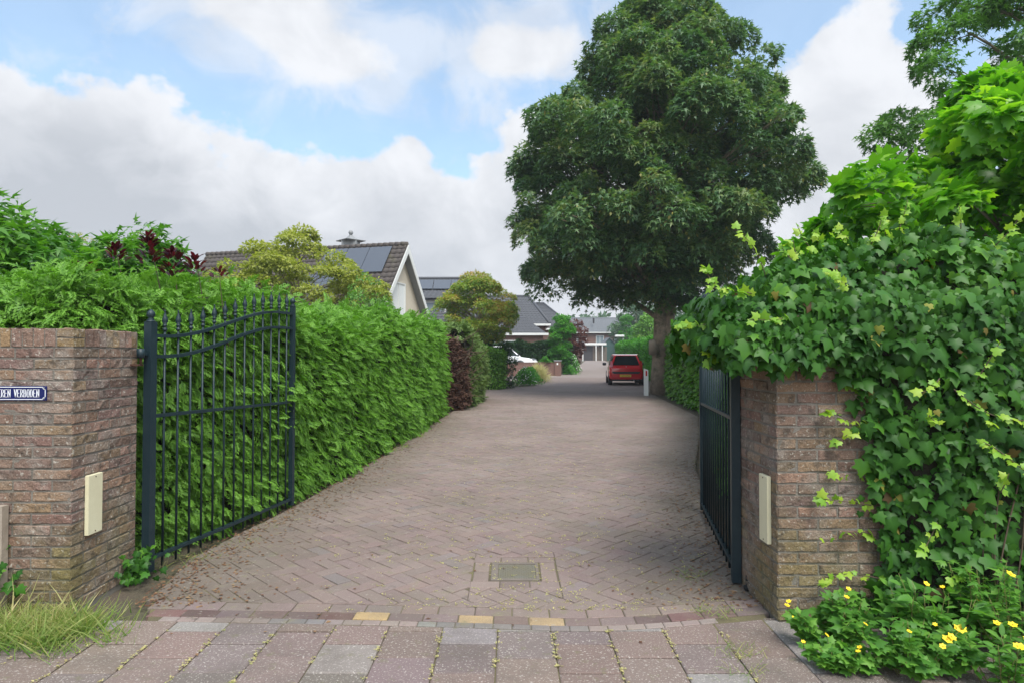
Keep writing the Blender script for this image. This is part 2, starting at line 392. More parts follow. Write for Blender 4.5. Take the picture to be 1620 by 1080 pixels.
leafmat('conifer', [(.035, .115, .016), (.075, .20, .024), (.16, .33, .040)], .5, .33, tip=(.20, .40, .05), patch=.5, pscale=2.2)
leafmat('conifer_dull', [(.05, .11, .022), (.085, .17, .032), (.14, .24, .045)], .55, .25, tip=(.15, .22, .06), patch=.5, pscale=2)
leafmat('dead_conifer', [(.06, .028, .022), (.11, .05, .035), (.17, .09, .055)], .8, .1, tcol=(1, 1, 1), tip=(.09, .045, .03))
leafmat('ivy_leaf', [(.013, .055, .009), (.028, .098, .012), (.055, .165, .016), (.12, .27, .022)], .42, .22, patch=.35, pscale=2.5, spec=.2, tip=(.05, .15, .025))
leafmat('ivy_young', [(.16, .34, .03), (.24, .42, .04), (.36, .50, .05)], .45, .35)
leafmat('ivy_hedge', [(.06, .17, .02), (.11, .26, .03), (.18, .36, .045)], .4, .25, patch=.4)
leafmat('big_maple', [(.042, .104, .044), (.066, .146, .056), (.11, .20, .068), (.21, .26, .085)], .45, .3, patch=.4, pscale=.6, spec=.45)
leafmat('samara', [(.16, .17, .045), (.22, .22, .06), (.28, .25, .07)], .6, .3)
leafmat('lime_maple', [(.05, .17, .012), (.09, .26, .016), (.16, .38, .022), (.34, .55, .035)], .38, .42, patch=.3, pscale=1.2)
leafmat('star_leaf', [(.06, .16, .03), (.095, .23, .038), (.16, .32, .05)], .42, .3)
leafmat('shrub_leaf', [(.035, .125, .016), (.065, .185, .02), (.13, .30, .032)], .4, .35, patch=.3)
leafmat('purple_leaf', [(.03, .006, .012), (.06, .008, .018), (.11, .015, .025)], .4, .3, tcol=(2, .6, .8))
leafmat('yellow_leaf', [(.17, .21, .035), (.27, .30, .05), (.38, .39, .075)], .5, .35, patch=.35)
leafmat('japan_leaf', [(.10, .21, .03), (.19, .31, .04), (.33, .37, .055), (.42, .26, .07)], .5, .35, patch=.45, pscale=1.)
leafmat('red_leaf', [(.045, .018, .016), (.10, .035, .028), (.17, .07, .045)], .5, .3, tcol=(1.6, .8, .6))
leafmat('bright_leaf', [(.035, .14, .022), (.06, .22, .025), (.11, .33, .035)], .45, .4)
leafmat('dark_leaf', [(.012, .045, .012), (.02, .07, .016), (.04, .11, .022)], .45, .25)
leafmat('far_leaf', [(.04, .095, .045), (.06, .13, .06), (.09, .17, .075)], .6, .25)
leafmat('grass_blade', [(.07, .18, .022), (.14, .27, .04), (.36, .35, .13)], .6, .35, tip=(.46, .42, .17))
leafmat('weed_leaf', [(.055, .17, .022), (.095, .25, .035), (.17, .36, .05)], .5, .35)
leafmat('litter', [(.10, .045, .025), (.17, .085, .045), (.26, .17, .09)], .9, .05)
leafmat('straw', [(.40, .34, .16), (.52, .45, .22), (.34, .36, .14)], .7, .3)
leafmat('litter_yellow', [(.10, .06, .02), (.22, .20, .03), (.30, .33, .05)], .6, .3)
M = MATS

# ------------------------------------------------------------------ ground, road, pavement
def zg(y):                     # the lane climbs gently beyond forty metres
    return np.where(np.asarray(y, float) > 40, (np.asarray(y, float) - 40) * .0115, 0.)
def interp(tab, y): return np.interp(y, [t[0] for t in tab], [t[1] for t in tab])
XL = [(3.3, -1.9), (3.6, -2.1), (4.5, -2.25), (6, -2.05), (9, -1.82), (15, -1.55), (20.5, -1.3), (21, -1.6), (25.5, -1.6), (26, -1.2), (28, .1), (33, .9), (38, 1.6), (43, 3.1), (60, 6.2), (90, 10.4)]
XR = [(3.3, 1.36), (4, 1.45), (5, 1.70), (8, 2.3), (11, 3.25), (14.6, 4.3), (22, 5.0), (28, 6.5), (34, 7.4), (43, 8.1), (60, 9.9), (92, 13.5)]
def ground():
    xs = np.array([-400, -120, -60, -30, -15, -8, -4, 0, 4, 8, 15, 30, 60, 120, 400.]); ys = np.array([-60, -20, -5, 0, 3, 10, 20, 30, 40, 60, 90, 120, 200, 900.])
    X, Y = np.meshgrid(xs, ys); Z = np.minimum(zg(Y), .7) - .03
    V = np.stack([X, Y, Z], -1).reshape(-1, 3); nx = len(xs)
    F = [(j * nx + i, j * nx + i + 1, (j + 1) * nx + i + 1, (j + 1) * nx + i) for j in range(len(ys) - 1) for i in range(nx - 1)]
    tag(npmesh('ground', V, F, M['soil']), kind='structure')
ground()
def strip(name, tabL, tabR, y0, y1, step, z, m):
    ys = np.arange(y0, y1 + 1e-6, step); nx = 6; V = []
    for y in ys:
        a, b = float(interp(tabL, y)), float(interp(tabR, y))
        for i in range(nx): V.append((a + (b - a) * i / (nx - 1), y, float(zg(y)) + z))
    F = [(j * nx + i, j * nx + i + 1, (j + 1) * nx + i + 1, (j + 1) * nx + i) for j in range(len(ys) - 1) for i in range(nx - 1)]
    return tag(npmesh(name, V, F, m), kind='structure')
strip('road_bed', XL, XR, 3.3, 40.2, .5, -.006, M['joint_sand'])
strip('road', XL, XR, 40, 92, 2, .0, M['far_paving'])

def clip(poly, f):
    """keep the part of a 2-d polygon where f(x,y) >= 0"""
    out = []; n = len(poly)
    for i in range(n):
        p, q = poly[i], poly[(i + 1) % n]; a, b = f(*p), f(*q)
        if a >= 0: out.append(p)
        if (a >= 0) != (b >= 0):
            t = a / (a - b); out.append((p[0] + (q[0] - p[0]) * t, p[1] + (q[1] - p[1]) * t))
    return out
def paver(mb, poly, z, col, bev=.003, h=.03, tilt=.0):
    if len(poly) < 3: return
    ar = abs(sum(poly[i][0] * poly[(i + 1) % len(poly)][1] - poly[(i + 1) % len(poly)][0] * poly[i][1] for i in range(len(poly)))) / 2
    if ar < .0012: return
    cx = sum(p[0] for p in poly) / len(poly); cy = sum(p[1] for p in poly) / len(poly); n = len(poly)
    tx, ty = random.gauss(0, tilt), random.gauss(0, tilt)
    vs = []
    for ins, dz in ((bev * 1.6, 0), (0., -bev), (0., -h)):
        for x, y in poly:
            d = math.hypot(x - cx, y - cy) or 1; k = 1 - ins * 1.4 / d
            px, py = cx + (x - cx) * k, cy + (y - cy) * k
            vs.append((px, py, z + dz + tx * (px - cx) + ty * (py - cy)))
    fs = [tuple(range(n))]
    for r_ in range(2): fs += [(r_ * n + i, r_ * n + n + i, r_ * n + n + (i + 1) % n, r_ * n + (i + 1) % n) for i in range(n)]
    mb.add(vs, fs, 0, col)
BAND = [(-2.1, 3.53), (-1.79, 3.515), (-.73, 3.47), (-.14, 3.434), (.255, 3.40), (.5, 3.40), (.845, 3.447), (1.05, 3.49), (1.4, 3.56)]
def yband(x): return float(np.interp(x, [b[0] for b in BAND], [b[1] for b in BAND]))
COVER = (-.135, .175, 4.02, 4.36)
def jit(c, a=.12, hue=.02):
    k = 1 + random.gauss(0, a); return tuple(max(.01, x * k * (1 + random.gauss(0, hue))) for x in c)
def road_bricks():
    mb = MB(); Wd = .102; g = .0028; c45 = cos(pi / 4)
    base = (.216, .160, .142)
    for i in range(-40, 460):
        for j in range(-420, 160):
            m_ = (i - j) % 4
            if m_ == 0: r_ = (i, j, i + 2, j + 1)
            elif m_ == 3: r_ = (i, j, i + 1, j + 2)
            else: continue
            cx, cy = (r_[0] + r_[2]) / 2 * Wd, (r_[1] + r_[3]) / 2 * Wd
            x = (cx + cy) * c45; y = (cx - cy) * c45 + 3.3
            if y < 3.3 or y > 40.2: continue
            a, b = float(interp(XL, y)), float(interp(XR, y))
            if x < a - .2 or x > b + .2: continue
            p = [(r_[0] * Wd + g, r_[1] * Wd + g), (r_[2] * Wd - g, r_[1] * Wd + g), (r_[2] * Wd - g, r_[3] * Wd - g), (r_[0] * Wd + g, r_[3] * Wd - g)]
            p = [((u + v) * c45, (u - v) * c45 + 3.3) for u, v in p][::-1]
            if y < 3.95: p = clip(p, lambda u, v: v - (yband(u) + .165))
            if abs(x - a) < .25: p = clip(p, lambda u, v: u - (a + .01))
            if abs(x - b) < .25: p = clip(p, lambda u, v: (b - .01) - u)
            e = min(x - a, b - x) - .12 + .25 * float(vnoise(np.array([[x, y, 0]]), 1.3, 3)[0])
            d = max(0, 1 - e / .7) if e < .7 else 0
            col = jit(base, .055, .018)
            if random.random() < .05: col = jit((.20, .165, .155), .08)
            dirt = (.14, .115, .088); k = min(.85, d * .95)
            col = tuple(c_ * (1 - k) + q * k for c_, q in zip(col, dirt))
            dz = random.gauss(0, .0012)
            ex0, ex1, ey0, ey1 = COVER[0] - .122, COVER[1] + .122, COVER[2] - .125, COVER[3] + .122
            if p and ex0 - .15 < x < ex1 + .15 and ey0 - .15 < y < ey1 + .15:
                inx = clip(clip(p, lambda u, v: u - ex0), lambda u, v: ex1 - u)
                for q in (clip(p, lambda u, v: ex0 - .003 - u), clip(p, lambda u, v: u - ex1 - .003), clip(inx, lambda u, v: ey0 - .003 - v) if inx else [], clip(inx, lambda u, v: v - ey1 - .003) if inx else []):
                    paver(mb, q, dz, col, .003, .03, .0)
                continue
            if y < 19: paver(mb, p, dz, col, .003, .03, .006)
            else:
                mb.add([(u, v, dz * .5) for u, v in p], [tuple(range(len(p)))], 0, col) if len(p) > 2 else None
    # course of bricks lying along the edge band, and bricks round the drain cover
    x = -2.05
    while x < 1.3:
        l = .205; y0 = yband(x) + .052; y1 = yband(x + l) + .052
        paver(mb, [(x + .003, y0), (x + l - .003, y1), (x + l - .003, y1 + .105), (x + .003, y0 + .105)], random.gauss(0, .001), jit(base, .1), tilt=.006); x += l
    x0, x1, y0, y1 = COVER
    for k in range(2):
        ly = (y1 - y0 + .02) / 2
        for xx in (x0 - .115, x1 + .013):
            paver(mb, [(xx, y0 - .01 + k * ly), (xx + .1, y0 - .01 + k * ly), (xx + .1, y0 - .016 + (k + 1) * ly), (xx, y0 - .016 + (k + 1) * ly)], 0, jit(base), tilt=.006)
    lx = (x1 - x0 + .25) / 3
    for k in range(3):
        for yy in (y0 - .118, y1 + .014):
            xx = x0 - .125 + k * lx
            paver(mb, [(xx, yy), (xx + lx - .006, yy), (xx + lx - .006, yy + .1), (xx, yy + .1)], 0, jit(base), tilt=.006)
    tag(mb.build('road_bricks', M['paver']), kind='structure')
    # band of mixed coloured bricks, then a dark narrow row
    mb = MB(); x = -2.0
    pal = [(.155, .09, .08), (.165, .105, .095), (.15, .11, .105), (.19, .14, .13), (.135, .09, .085)]
    yel = {-.86, }
    k = 0
    while x < 1.32:
        l = .19; y0 = yband(x) - .045; y1 = yband(x + l) - .045
        c_ = jit(pal[k % 5 if k % 3 else (k * 7) % 5], .12)
        for yx in (-.74, -.13, .255):
            if x < yx < x + l: c_ = jit((.42, .30, .14), .08)
        paver(mb, [(x + .003, y0), (x + l - .003, y1), (x + l - .003, y1 + .093), (x + .003, y0 + .093)], random.gauss(0, .0015), c_, tilt=.01); x += l; k += 1
    x = -1.9
    while x < 1.1:
        l = .10; y0 = yband(x) - .105; y1 = yband(x + l) - .105
        c_ = jit((.17, .165, .16), .12) if -1.35 < x < -1.0 or -.5 < x < .35 else jit((.28, .225, .20), .08)
        paver(mb, [(x + .002, y0), (x + l - .002, y1), (x + l - .002, y1 + .055), (x + .002, y0 + .055)], 0, c_); x += l
    tag(mb.build('kerb_bricks', M['paver']), kind='structure')
road_bricks()
def pavement():
    mb = MB(); w = .285; col_i = 0
    for i in range(-14, 9):
        x = -.075 + i * w
        off = w / 2 if i % 2 else 0
        for j in range(-2, 11):
            yb = 3.29 - j * w + off
            c_ = jit((.225, .165, .142), .06)
            q = random.random()
            if q < .14: c_ = jit((.27, .24, .225), .05)
            elif q < .3: c_ = jit((.20, .155, .145), .05)
            elif q < .40: c_ = jit((.18, .152, .13), .05)
            p = [(x + .003, yb - w + .003), (x + w - .003, yb - w + .003), (x + w - .003, yb - .003), (x + .003, yb - .003)]
            p = clip(p, lambda u, v: (yband(max(-2.1, min(1.4, u))) - .112) - v)
            paver(mb, p, random.gauss(-.002, .002), c_, .004, .04, .004)
    tag(mb.build('pavement', M['slab']), kind='structure')
    sh = MB(); sh.box(-4.6, 2.9, -.4, 3.34, -.06, -.012); tag(sh.build('pavement_bed', M['joint_sand']), kind='structure')
pavement()
# side drive on the left and paved verge by the far gardens
tag(MB().add([(-14, 20.9, -.004), (-1.4, 20.9, -.004), (-1.4, 25.6, -.004), (-14, 25.6, -.004)], [(0, 1, 2, 3)]).build('side_drive', M['drive_paving']), kind='structure')
tag(MB().add([(-8, 34.5, -.008), (1.2, 34.5, -.008), (3.2, 42.5, .02), (3.6, 50, .11), (-8, 50, .11)], [(0, 1, 2, 3, 4)]).build('garden_path', M['drive_paving']), kind='structure')

tag(MB().box(-9, 2.7, 43, 50, -.1, .42).build('garden_drive', M['drive_paving']), kind='structure')
def drain():
    x0, x1, y0, y1 = COVER
    r = empty('drain_cover', ((x0 + x1) / 2, (y0 + y1) / 2, 0), 'square chequered iron drain cover set in the herringbone paving', 'drain cover')
    f = MB()
    for a in ((x0, x1, y0, y0 + .03), (x0, x1, y1 - .03, y1), (x0, x0 + .045, y0 + .031, y1 - .031), (x1 - .02, x1, y0 + .031, y1 - .031)): f.box(*a, -.03, .001)
    f.build('frame', M['concrete'], r)
    p = MB(); p.box(x0 + .048, x1 - .023, y0 + .034, y1 - .034, -.03, -.003)
    n = 15
    for i in range(n):
        for j in range(n):
            cx = x0 + .055 + (x1 - x0 - .085) * (i + .5) / n; cy = y0 + .04 + (y1 - y0 - .08) * (j + .5) / n
            a = .0065; b = .002
            if (i + j) % 2: a, b = b, a
            p.box(cx - a, cx + a, cy - b, cy + b, -.0032, .0005)
    p.build('lid', M['metal_cover'], r)
drain()

# ------------------------------------------------------------------ brick walls
def rough_face(mb, o, a, up, n, w, h, depth, col, cut=0):
    """one hand-made brick: gridded front with irregular relief. o lower-left corner on mortar plane"""
    nx, nz = max(2, int(w / .03)), 3
    vs = []; idx = {}
    for j in range(nz + 1):
        for i in range(nx + 1):
            e = (i in (0, nx)) or (j in (0, nz))
            d = depth * (.45 if e else 1) + random.gauss(0, .0013 if e else .0024)
            jx = random.gauss(0, .0009); jz = random.gauss(0, .0009)
            fi = i / nx; fj = j / nz
            if i == 1: fi = .0035 / w
            if i == nx - 1: fi = 1 - .0035 / w
            if j == 1: fj = .004 / h
            if j == nz - 1: fj = 1 - .004 / h
            vs.append(o + a * (fi * w + jx) + up * (fj * h + jz) + n * d); idx[i, j] = len(vs) - 1
    fs = [(idx[i, j], idx[i + 1, j], idx[i + 1, j + 1], idx[i, j + 1]) for j in range(nz) for i in range(nx)]
    b = len(vs); ring = [idx[i, 0] for i in range(nx + 1)] + [idx[nx, j] for j in range(1, nz + 1)] + [idx[i, nz] for i in range(nx - 1, -1, -1)] + [idx[0, j] for j in range(nz - 1, 0, -1)]
    for k in ring: vs.append(vs[k] - n * (depth + .004))
    L_ = len(ring)
    fs += [(ring[k], b + k, b + (k + 1) % L_, ring[(k + 1) % L_]) for k in range(L_)]
    mb.add(vs, fs, 0, col)
PAL_B = [(.225, .138, .104), (.195, .124, .096), (.245, .15, .11), (.175, .114, .09), (.265, .165, .12), (.165, .11, .088), (.24, .16, .10)]
CH = .0609; NC = 24; HW = .055; TOPH = .105; ZW = NC * CH + TOPH
def face_bricks(mb, o, a, n, length, phase, moss=None, mossx=0):
    o = Vector(o); a = Vector(a); n = Vector(n); up = Vector((0, 0, 1)); J = .0112
    for c in range(NC):
        s = 0; first = True; z = c * CH
        w0 = (.105 if (c + phase) % 2 else .215)
        while s < length - .02:
            w = w0 if first else .215
            w = min(w, length - s); first = False
            if w < .035: break
            zc = z + CH / 2
            col = jit(random.choice(PAL_B), .09, .03)
            sp = s + w / 2
            mm = max(0, 1 - zc / .55) * .75 * max(0, 1 - sp / .7) + max(0, 1 - sp / .2) * .35 * (1 if random.random() < .6 else 0)
            mm = min(.8, mm * random.uniform(.5, 1.3)); mc = (.20, .17, .065)
            col = tuple(q * (1 - mm) + r_ * mm for q, r_ in zip(col, mc))
            rough_face(mb, o + a * (s + (J / 2 if s > 0 else 0)) + up * (z + J / 2), a, up, n, w - (J if s > 0 else J / 2), CH - J, .0042, col)
            s += w
def soldier_row(mb, o, a, n, length):
    o = Vector(o); a = Vector(a); n = Vector(n); up = Vector((0, 0, 1)); s = 0; k = 0
    while s < length - .02:
        w = min(.062, length - s)
        if k == 0:
            for q in range(2):
                rough_face(mb, o + up * (NC * CH + q * TOPH / 2 + .004), a, up, n, .095 - .008, TOPH / 2 - .007, .007, jit((.24, .17, .08), .12))
            s += .095; k += 1; continue
        rough_face(mb, o + a * (s + .004) + up * (NC * CH + .004), a, up, n, w - .008, TOPH - .006, .007, jit(random.choice(PAL_B[:3] + [(.27, .18, .09)]), .14))
        s += w; k += 1
def brick_wall(label, sgn, x_in, y0, y1, x_out, thick=.24, cap=True):
    """pillar x_in..x_in+sgn*.62 from y0 to y1, wall carrying on outward; sgn is the outward direction"""
    r = empty('brick_wall', (x_in, y0, 0), label, 'brick wall', 'brick walls either side of the gateway')
    mo = MB(); px = x_in + sgn * .62
    mo.box(min(x_in, px), max(x_in, px), y0, y1, -.3, ZW - .012)
    mo.box(min(px, x_out), max(px, x_out), y0 + .001, y0 + thick, -.3, ZW - .013)
    mo.build('mortar', M['mortar'], r)
    b = MB()
    face_bricks(b, (x_in, y0, 0), (sgn, 0, 0), (0, -1, 0), abs(x_out - x_in), 0)
    face_bricks(b, (x_in, y0, 0), (0, 1, 0), (-sgn, 0, 0), y1 - y0, 1)
    b.build('brickwork', M['brick_wall'], r)
    t = MB()
    soldier_row(t, (x_in, y0, 0), (sgn, 0, 0), (0, -1, 0), abs(x_out - x_in))
    soldier_row(t, (x_in, y0, 0), (0, 1, 0), (-sgn, 0, 0), y1 - y0)
    up = Vector((0, 0, 1))
    for row in range(3):                                   # bricks seen on top
        s = 0
        while s < abs(x_out - x_in) - .07:
            xx = x_in + sgn * (s + .004)
            if row == 0: rough_face(t, Vector((xx, y0 + .003, ZW - .012)), Vector((sgn, 0, 0)), Vector((0, 1, 0)), up, .054, .2, .012, jit(random.choice(PAL_B), .14))
            s += .062
    s = .21
    while s < y1 - y0 - .06:
        xx = x_in + sgn * .003
        rough_face(t, Vector((xx, y0 + s, ZW - .012)), Vector((sgn, 0, 0)), Vector((0, 1, 0)), up, .2, .054, .012, jit(random.choice(PAL_B), .14)); s += .062
    t.build('coping', M['brick_wall'], r)
    return r
brick_wall('weathered brown brick gatepost wall carrying the blue enamel sign', -1, -2.43, 3.50, 4.10, -7.0)
brick_wall('weathered brown brick gatepost wall half buried under ivy', 1, 1.423, 3.405, 3.96, 7.0)

def strip_box(label, x, sgn, y0, y1, z0, z1, t=.028):
    r = empty('reflector_box', (x, (y0 + y1) / 2, z0), label, 'gate sensor', 'cream strips on the gateposts')
    b = MB(); b.box(min(x + sgn * .006, x + sgn * t), max(x + sgn * .006, x + sgn * t), y0, y1, z0, z1, bev=.003); b.build('cover', M['cream_plastic'], r)
    for z in (z0 + .015, z1 - .015):
        c = MB(); c.lathe((0, 0, 0), [(.004, 0), (.004, .003)], 8); c.v[-16:] = [(x + sgn * (t + v[2] * .6), (y0 + y1) / 2 + v[0], z + v[1]) for v in c.v[-16:]]
        c.build('screw', M['rust_iron'], r)
strip_box('cream plastic strip on the wall beside the blue sign', -2.43, 1, 3.605, 3.725, .395, .735)
strip_box('cream plastic strip on the ivy covered gatepost', 1.423, -1, 3.475, 3.585, .385, .755)
# ------------------------------------------------------------------ enamel sign
GL = {'P': [((0, 0), (0, 1)), ((0, 1), (.75, .95)), ((.75, .95), (.75, .55)), ((.75, .55), (0, .5))],
      'A': [((0, 0), (.45, 1)), ((.45, 1), (.9, 0)), ((.15, .35), (.75, .35))],
      'R': [((0, 0), (0, 1)), ((0, 1), (.75, .95)), ((.75, .95), (.75, .57)), ((.75, .57), (0, .52)), ((.3, .52), (.85, 0))],
      'K': [((0, 0), (0, 1)), ((.8, 1), (0, .45)), ((.2, .55), (.85, 0))],
      'E': [((0, 0), (0, 1)), ((0, 1), (.8, 1)), ((0, .52), (.6, .52)), ((0, 0), (.8, 0))],
      'N': [((0, 0), (0, 1)), ((0, 1), (.85, 0)), ((.85, 0), (.85, 1))],
      'V': [((0, 1), (.42, 0)), ((.42, 0), (.85, 1))],
      'B': [((0, 0), (0, 1)), ((0, 1), (.7, .96)), ((.7, .96), (.7, .57)), ((0, .53), (.78, .5)), ((.78, .5), (.78, .04)), ((.78, .04), (0, 0))],
      'O': [((.2, 0), (0, .25)), ((0, .25), (0, .75)), ((0, .75), (.2, 1)), ((.2, 1), (.6, 1)), ((.6, 1), (.8, .75)), ((.8, .75), (.8, .25)), ((.8, .25), (.6, 0)), ((.6, 0), (.2, 0))],
      'D': [((0, 0), (0, 1)), ((0, 1), (.5, 1)), ((.5, 1), (.8, .75)), ((.8, .75), (.8, .25)), ((.8, .25), (.5, 0)), ((.5, 0), (0, 0))]}
def seg(mb, p, q, w, y, wx=1.):
    """flat stroke in the xz plane, y the wall face, thin raised sheet"""
    p = Vector((p[0], 0, p[1])); q = Vector((q[0], 0, q[1])); d = (q - p); L_ = d.length
    if L_ < 1e-6: return
    d /= L_; n = Vector((-d.z, 0, d.x)) * w / 2; e = d * w * .3
    v = [p - n - e, q - n + e, q + n + e, p + n - e]; v = [Vector((a.x, y, a.z)) for a in v]
    mb.prism(v, (0, -.0008, 0))
def sign():
    y = 3.494; x1, z0, z1 = -2.565, 1.170, 1.250; x0 = x1 - .66
    r = empty('enamel_sign', ((x0 + x1) / 2, y, z0), 'blue enamel sign with white lettering reading parking forbidden in Dutch', 'sign')
    p = MB(); p.box(x0, x1, y - .006, y - .001, z0, z1, bev=.0015); p.build('plate', M['enamel_blue'], r)
    b = MB(); i = .0065; k = .014; yy = y - .0062; w = .0036
    o = [(x0 + i + k, z0 + i), (x1 - i - k, z0 + i), (x1 - i - k + .003, z0 + i + k * .6), (x1 - i - k * .4, z0 + i + k - .002), (x1 - i, z0 + i + k), (x1 - i, z1 - i - k), (x1 - i - k * .4, z1 - i - k + .002),
         (x1 - i - k + .003, z1 - i - k * .6), (x1 - i - k, z1 - i), (x0 + i + k, z1 - i), (x0 + i + k - .003, z1 - i - k * .6), (x0 + i, z1 - i - k), (x0 + i, z0 + i + k), (x0 + i + k * .6, z0 + i + k * .6)]
    for a_, b_ in zip(o, o[1:] + o[:1]): seg(b, a_, b_, w, yy)
    b.build('border', M['enamel_white'], r)
    t = MB(); txt = 'PARKEREN VERBODEN'; H = .041; adv = .0176; X = x1 - .040 - adv * len(txt) + .004
    for ch in txt:
        for (a_, b_) in GL.get(ch, []):
            wv = .0044 if abs(a_[0] - b_[0]) < .5 and abs(a_[1] - b_[1]) > .3 else .0030
            s = .0138
            seg(t, (X + a_[0] * s, z0 + .0195 + a_[1] * H), (X + b_[0] * s, z0 + .0195 + b_[1] * H), wv, yy)
        if ch not in ' OA':
            for sx_, sz in ((0, 0), (0, 1)):
                if ch == 'V' and sz == 0: continue
                seg(t, (X - .0030, z0 + .0195 + sz * H), (X + .0040, z0 + .0195 + sz * H), .0026, yy)
        X += adv if ch != ' ' else adv * 1.0
    t.build('lettering', M['enamel_white'], r)
    for xx in (x0 + .011, x1 - .011):
        for zz in (z0 + .011, z1 - .011): s = MB(); s.box(xx - .003, xx + .003, y - .009, y - .006, zz - .003, zz + .003, bev=.001); s.build('screw', M['alloy'], r)
sign()

# ------------------------------------------------------------------ gates
def gate(label, hx, hy, ex, ey, side):
    """hinge post (hx,hy) -> end post (ex,ey)"""
    r = empty('iron_gate', (hx, hy, 0), label, 'gate', 'pair of black iron gate leaves')
    d = Vector((ex - hx, ey - hy, 0)); L_ = d.length; d.normalize(); n = Vector((-d.y, d.x, 0)); up = Vector((0, 0, 1)); o = Vector((hx, hy, 0))
    def P(s, z, off=0.): return o + d * s + n * off + up * z
    def bar(mb, s0, s1, z0, z1, h): mb.obox(P(s0 - h, z0, -h), d * (s1 - s0 + 2 * h), n * 2 * h, up * (z1 - z0))
    def top(s):                        # s-curved rail
        t = min(1, max(0, (s - .12) / (L_ - .35))); return 1.545 + .255 * (t * t * (3 - 2 * t))
    ball = [(.016, 0), (.022, .006), (.014, .014), (.020, .022), (.027, .036), (.024, .052), (.012, .066), (.002, .073)]
    m = MB(); bar(m, 0, 0, .015, 1.635, .027); hp = m.build('hinge_post', M['gate_iron'], r)
    f = MB(); f.lathe(P(0, 1.635), [(.029, -.002), (.027, .008)] + [(a * 1.0, b + .008) for a, b in ball], 14); q = f.build('finial', M['gate_iron'], hp); q.location = (0, 0, 0)
    m = MB(); bar(m, L_, L_, .03, 1.872, .020); ep = m.build('end_post', M['gate_iron'], r)
    f = MB(); f.lathe(P(L_, 1.872), [(.026, -.002), (.024, .006)] + [(a * .95, b + .006) for a, b in ball], 14); q = f.build('finial', M['gate_iron'], ep); q.location = (0, 0, 0)
    for dz, nm in ((0., 'top_rail'), (-.135, 'top_rail'), (None, 'middle_rail'), (None, 'bottom_rail')):
        m = MB(); K = 24 if dz is not None else 1; h = .0145; t_ = .011
        zz = {'middle_rail': (1.02, .985), 'bottom_rail': (.095, .085)}.get(nm)
        pts = []
        for i in range(K + 1):
            s = .034 + (L_ - .058) * i / K
            z = (top(s) + dz) if dz is not None else zz[0] + (zz[1] - zz[0]) * i / K
            pts.append((s, z))
        vs = []
        for s, z in pts: vs += [P(s, z - t_, -h), P(s, z - t_, h), P(s, z + t_, h), P(s, z + t_, -h)]
        fs = [(0, 1, 2, 3), tuple(len(vs) - 4 + i for i in (3, 2, 1, 0))]
        for i in range(K):
            for k in range(4): fs.append((i * 4 + k, i * 4 + 4 + k, i * 4 + 4 + (k + 1) % 4, i * 4 + (k + 1) % 4))
        m.add(vs, fs); m.build(nm, M['gate_iron'], r)
    for i in range(13):
        s = .13 + (L_ - .13 - .105) * i / 12
        zt = top(s) + .045
        m = MB(); m.tube([P(s, .015), P(s, zt)], .0078, 10); b = m.build('bar', M['gate_iron'], r)
        f = MB(); prof = [(.010, -.012), (.015, -.006), (.015, .004), (.010, .008), (.010, .018), (.0145, .022), (.0145, .030), (.009, .034), (.020, .052), (.017, .072), (.009, .098), (.0045, .118), (.0065, .122), (.006, .128), (.001, .131)]
        f.lathe(P(s, zt), prof, 10); q = f.build('spear_tip', M['gate_iron'], b); q.location = (0, 0, 0)
    for z in ((1.43,) if side > 0 else (1.40,)):
        m = MB(); m.tube([P(-.085, z - .03), P(-.085, z + .03)], .024, 12); m.obox(P(-.065, z - .012, -.012), d * .035, n * .024, up * .024); m.build('hinge', M['gate_iron'], r)
    return r, P
def wall_pin(label, x0, x1, y, z):
    m = MB(); m.obox((min(x0, x1), y - .03, z - .05), (abs(x1 - x0), 0, 0), (0, .06, 0), (0, 0, .012)); m.tube([(x1, y, z - .04), (x1, y, z + .045)], .009, 8)
    tag(m.build('hinge_bracket', M['rust_iron']), label, 'hinge', 'rusty brackets holding the gates')
gate('black iron gate leaf with curved top standing open against the conifer hedge', -2.362, 4.13, -2.05, 5.90, 1)
gate('black iron gate leaf standing open beside the ivy covered gatepost', 1.392, 3.955, 1.715, 5.72, -1)
wall_pin('small rusty bracket between the sign wall and the gate post', -2.44, -2.375, 4.045, 1.40)
wall_pin('small rusty bracket under the ivy behind the gate post', 1.43, 1.377, 3.87, 1.37)
m = MB(); m.lathe((1.445, 3.86, 0), [(.04, 0), (.04, .02), (.028, .025), (.028, .085), (.02, .095), (.02, .12), (.008, .122), (.008, .15)], 14)
tag(m.build('gate_pivot', M['rubber']), 'short black pivot sticking up at the foot of the gatepost', 'gate pivot')
m = MB(); m.lathe((-2.40, 4.055, 0), [(.04, 0), (.04, .02), (.028, .025), (.028, .085), (.008, .1)], 14)
tag(m.build('gate_pivot', M['rubber']), 'short pivot hidden behind the little ivy under the left gate', 'gate pivot')
m = MB(); m.obox((-2.835, 3.44, 0), (.075, 0, 0), (0, .045, 0), (0, 0, .60)); tag(m.build('wooden_post', M['pale_wood']), 'weathered wooden board leaning upright against the sign wall', 'board')

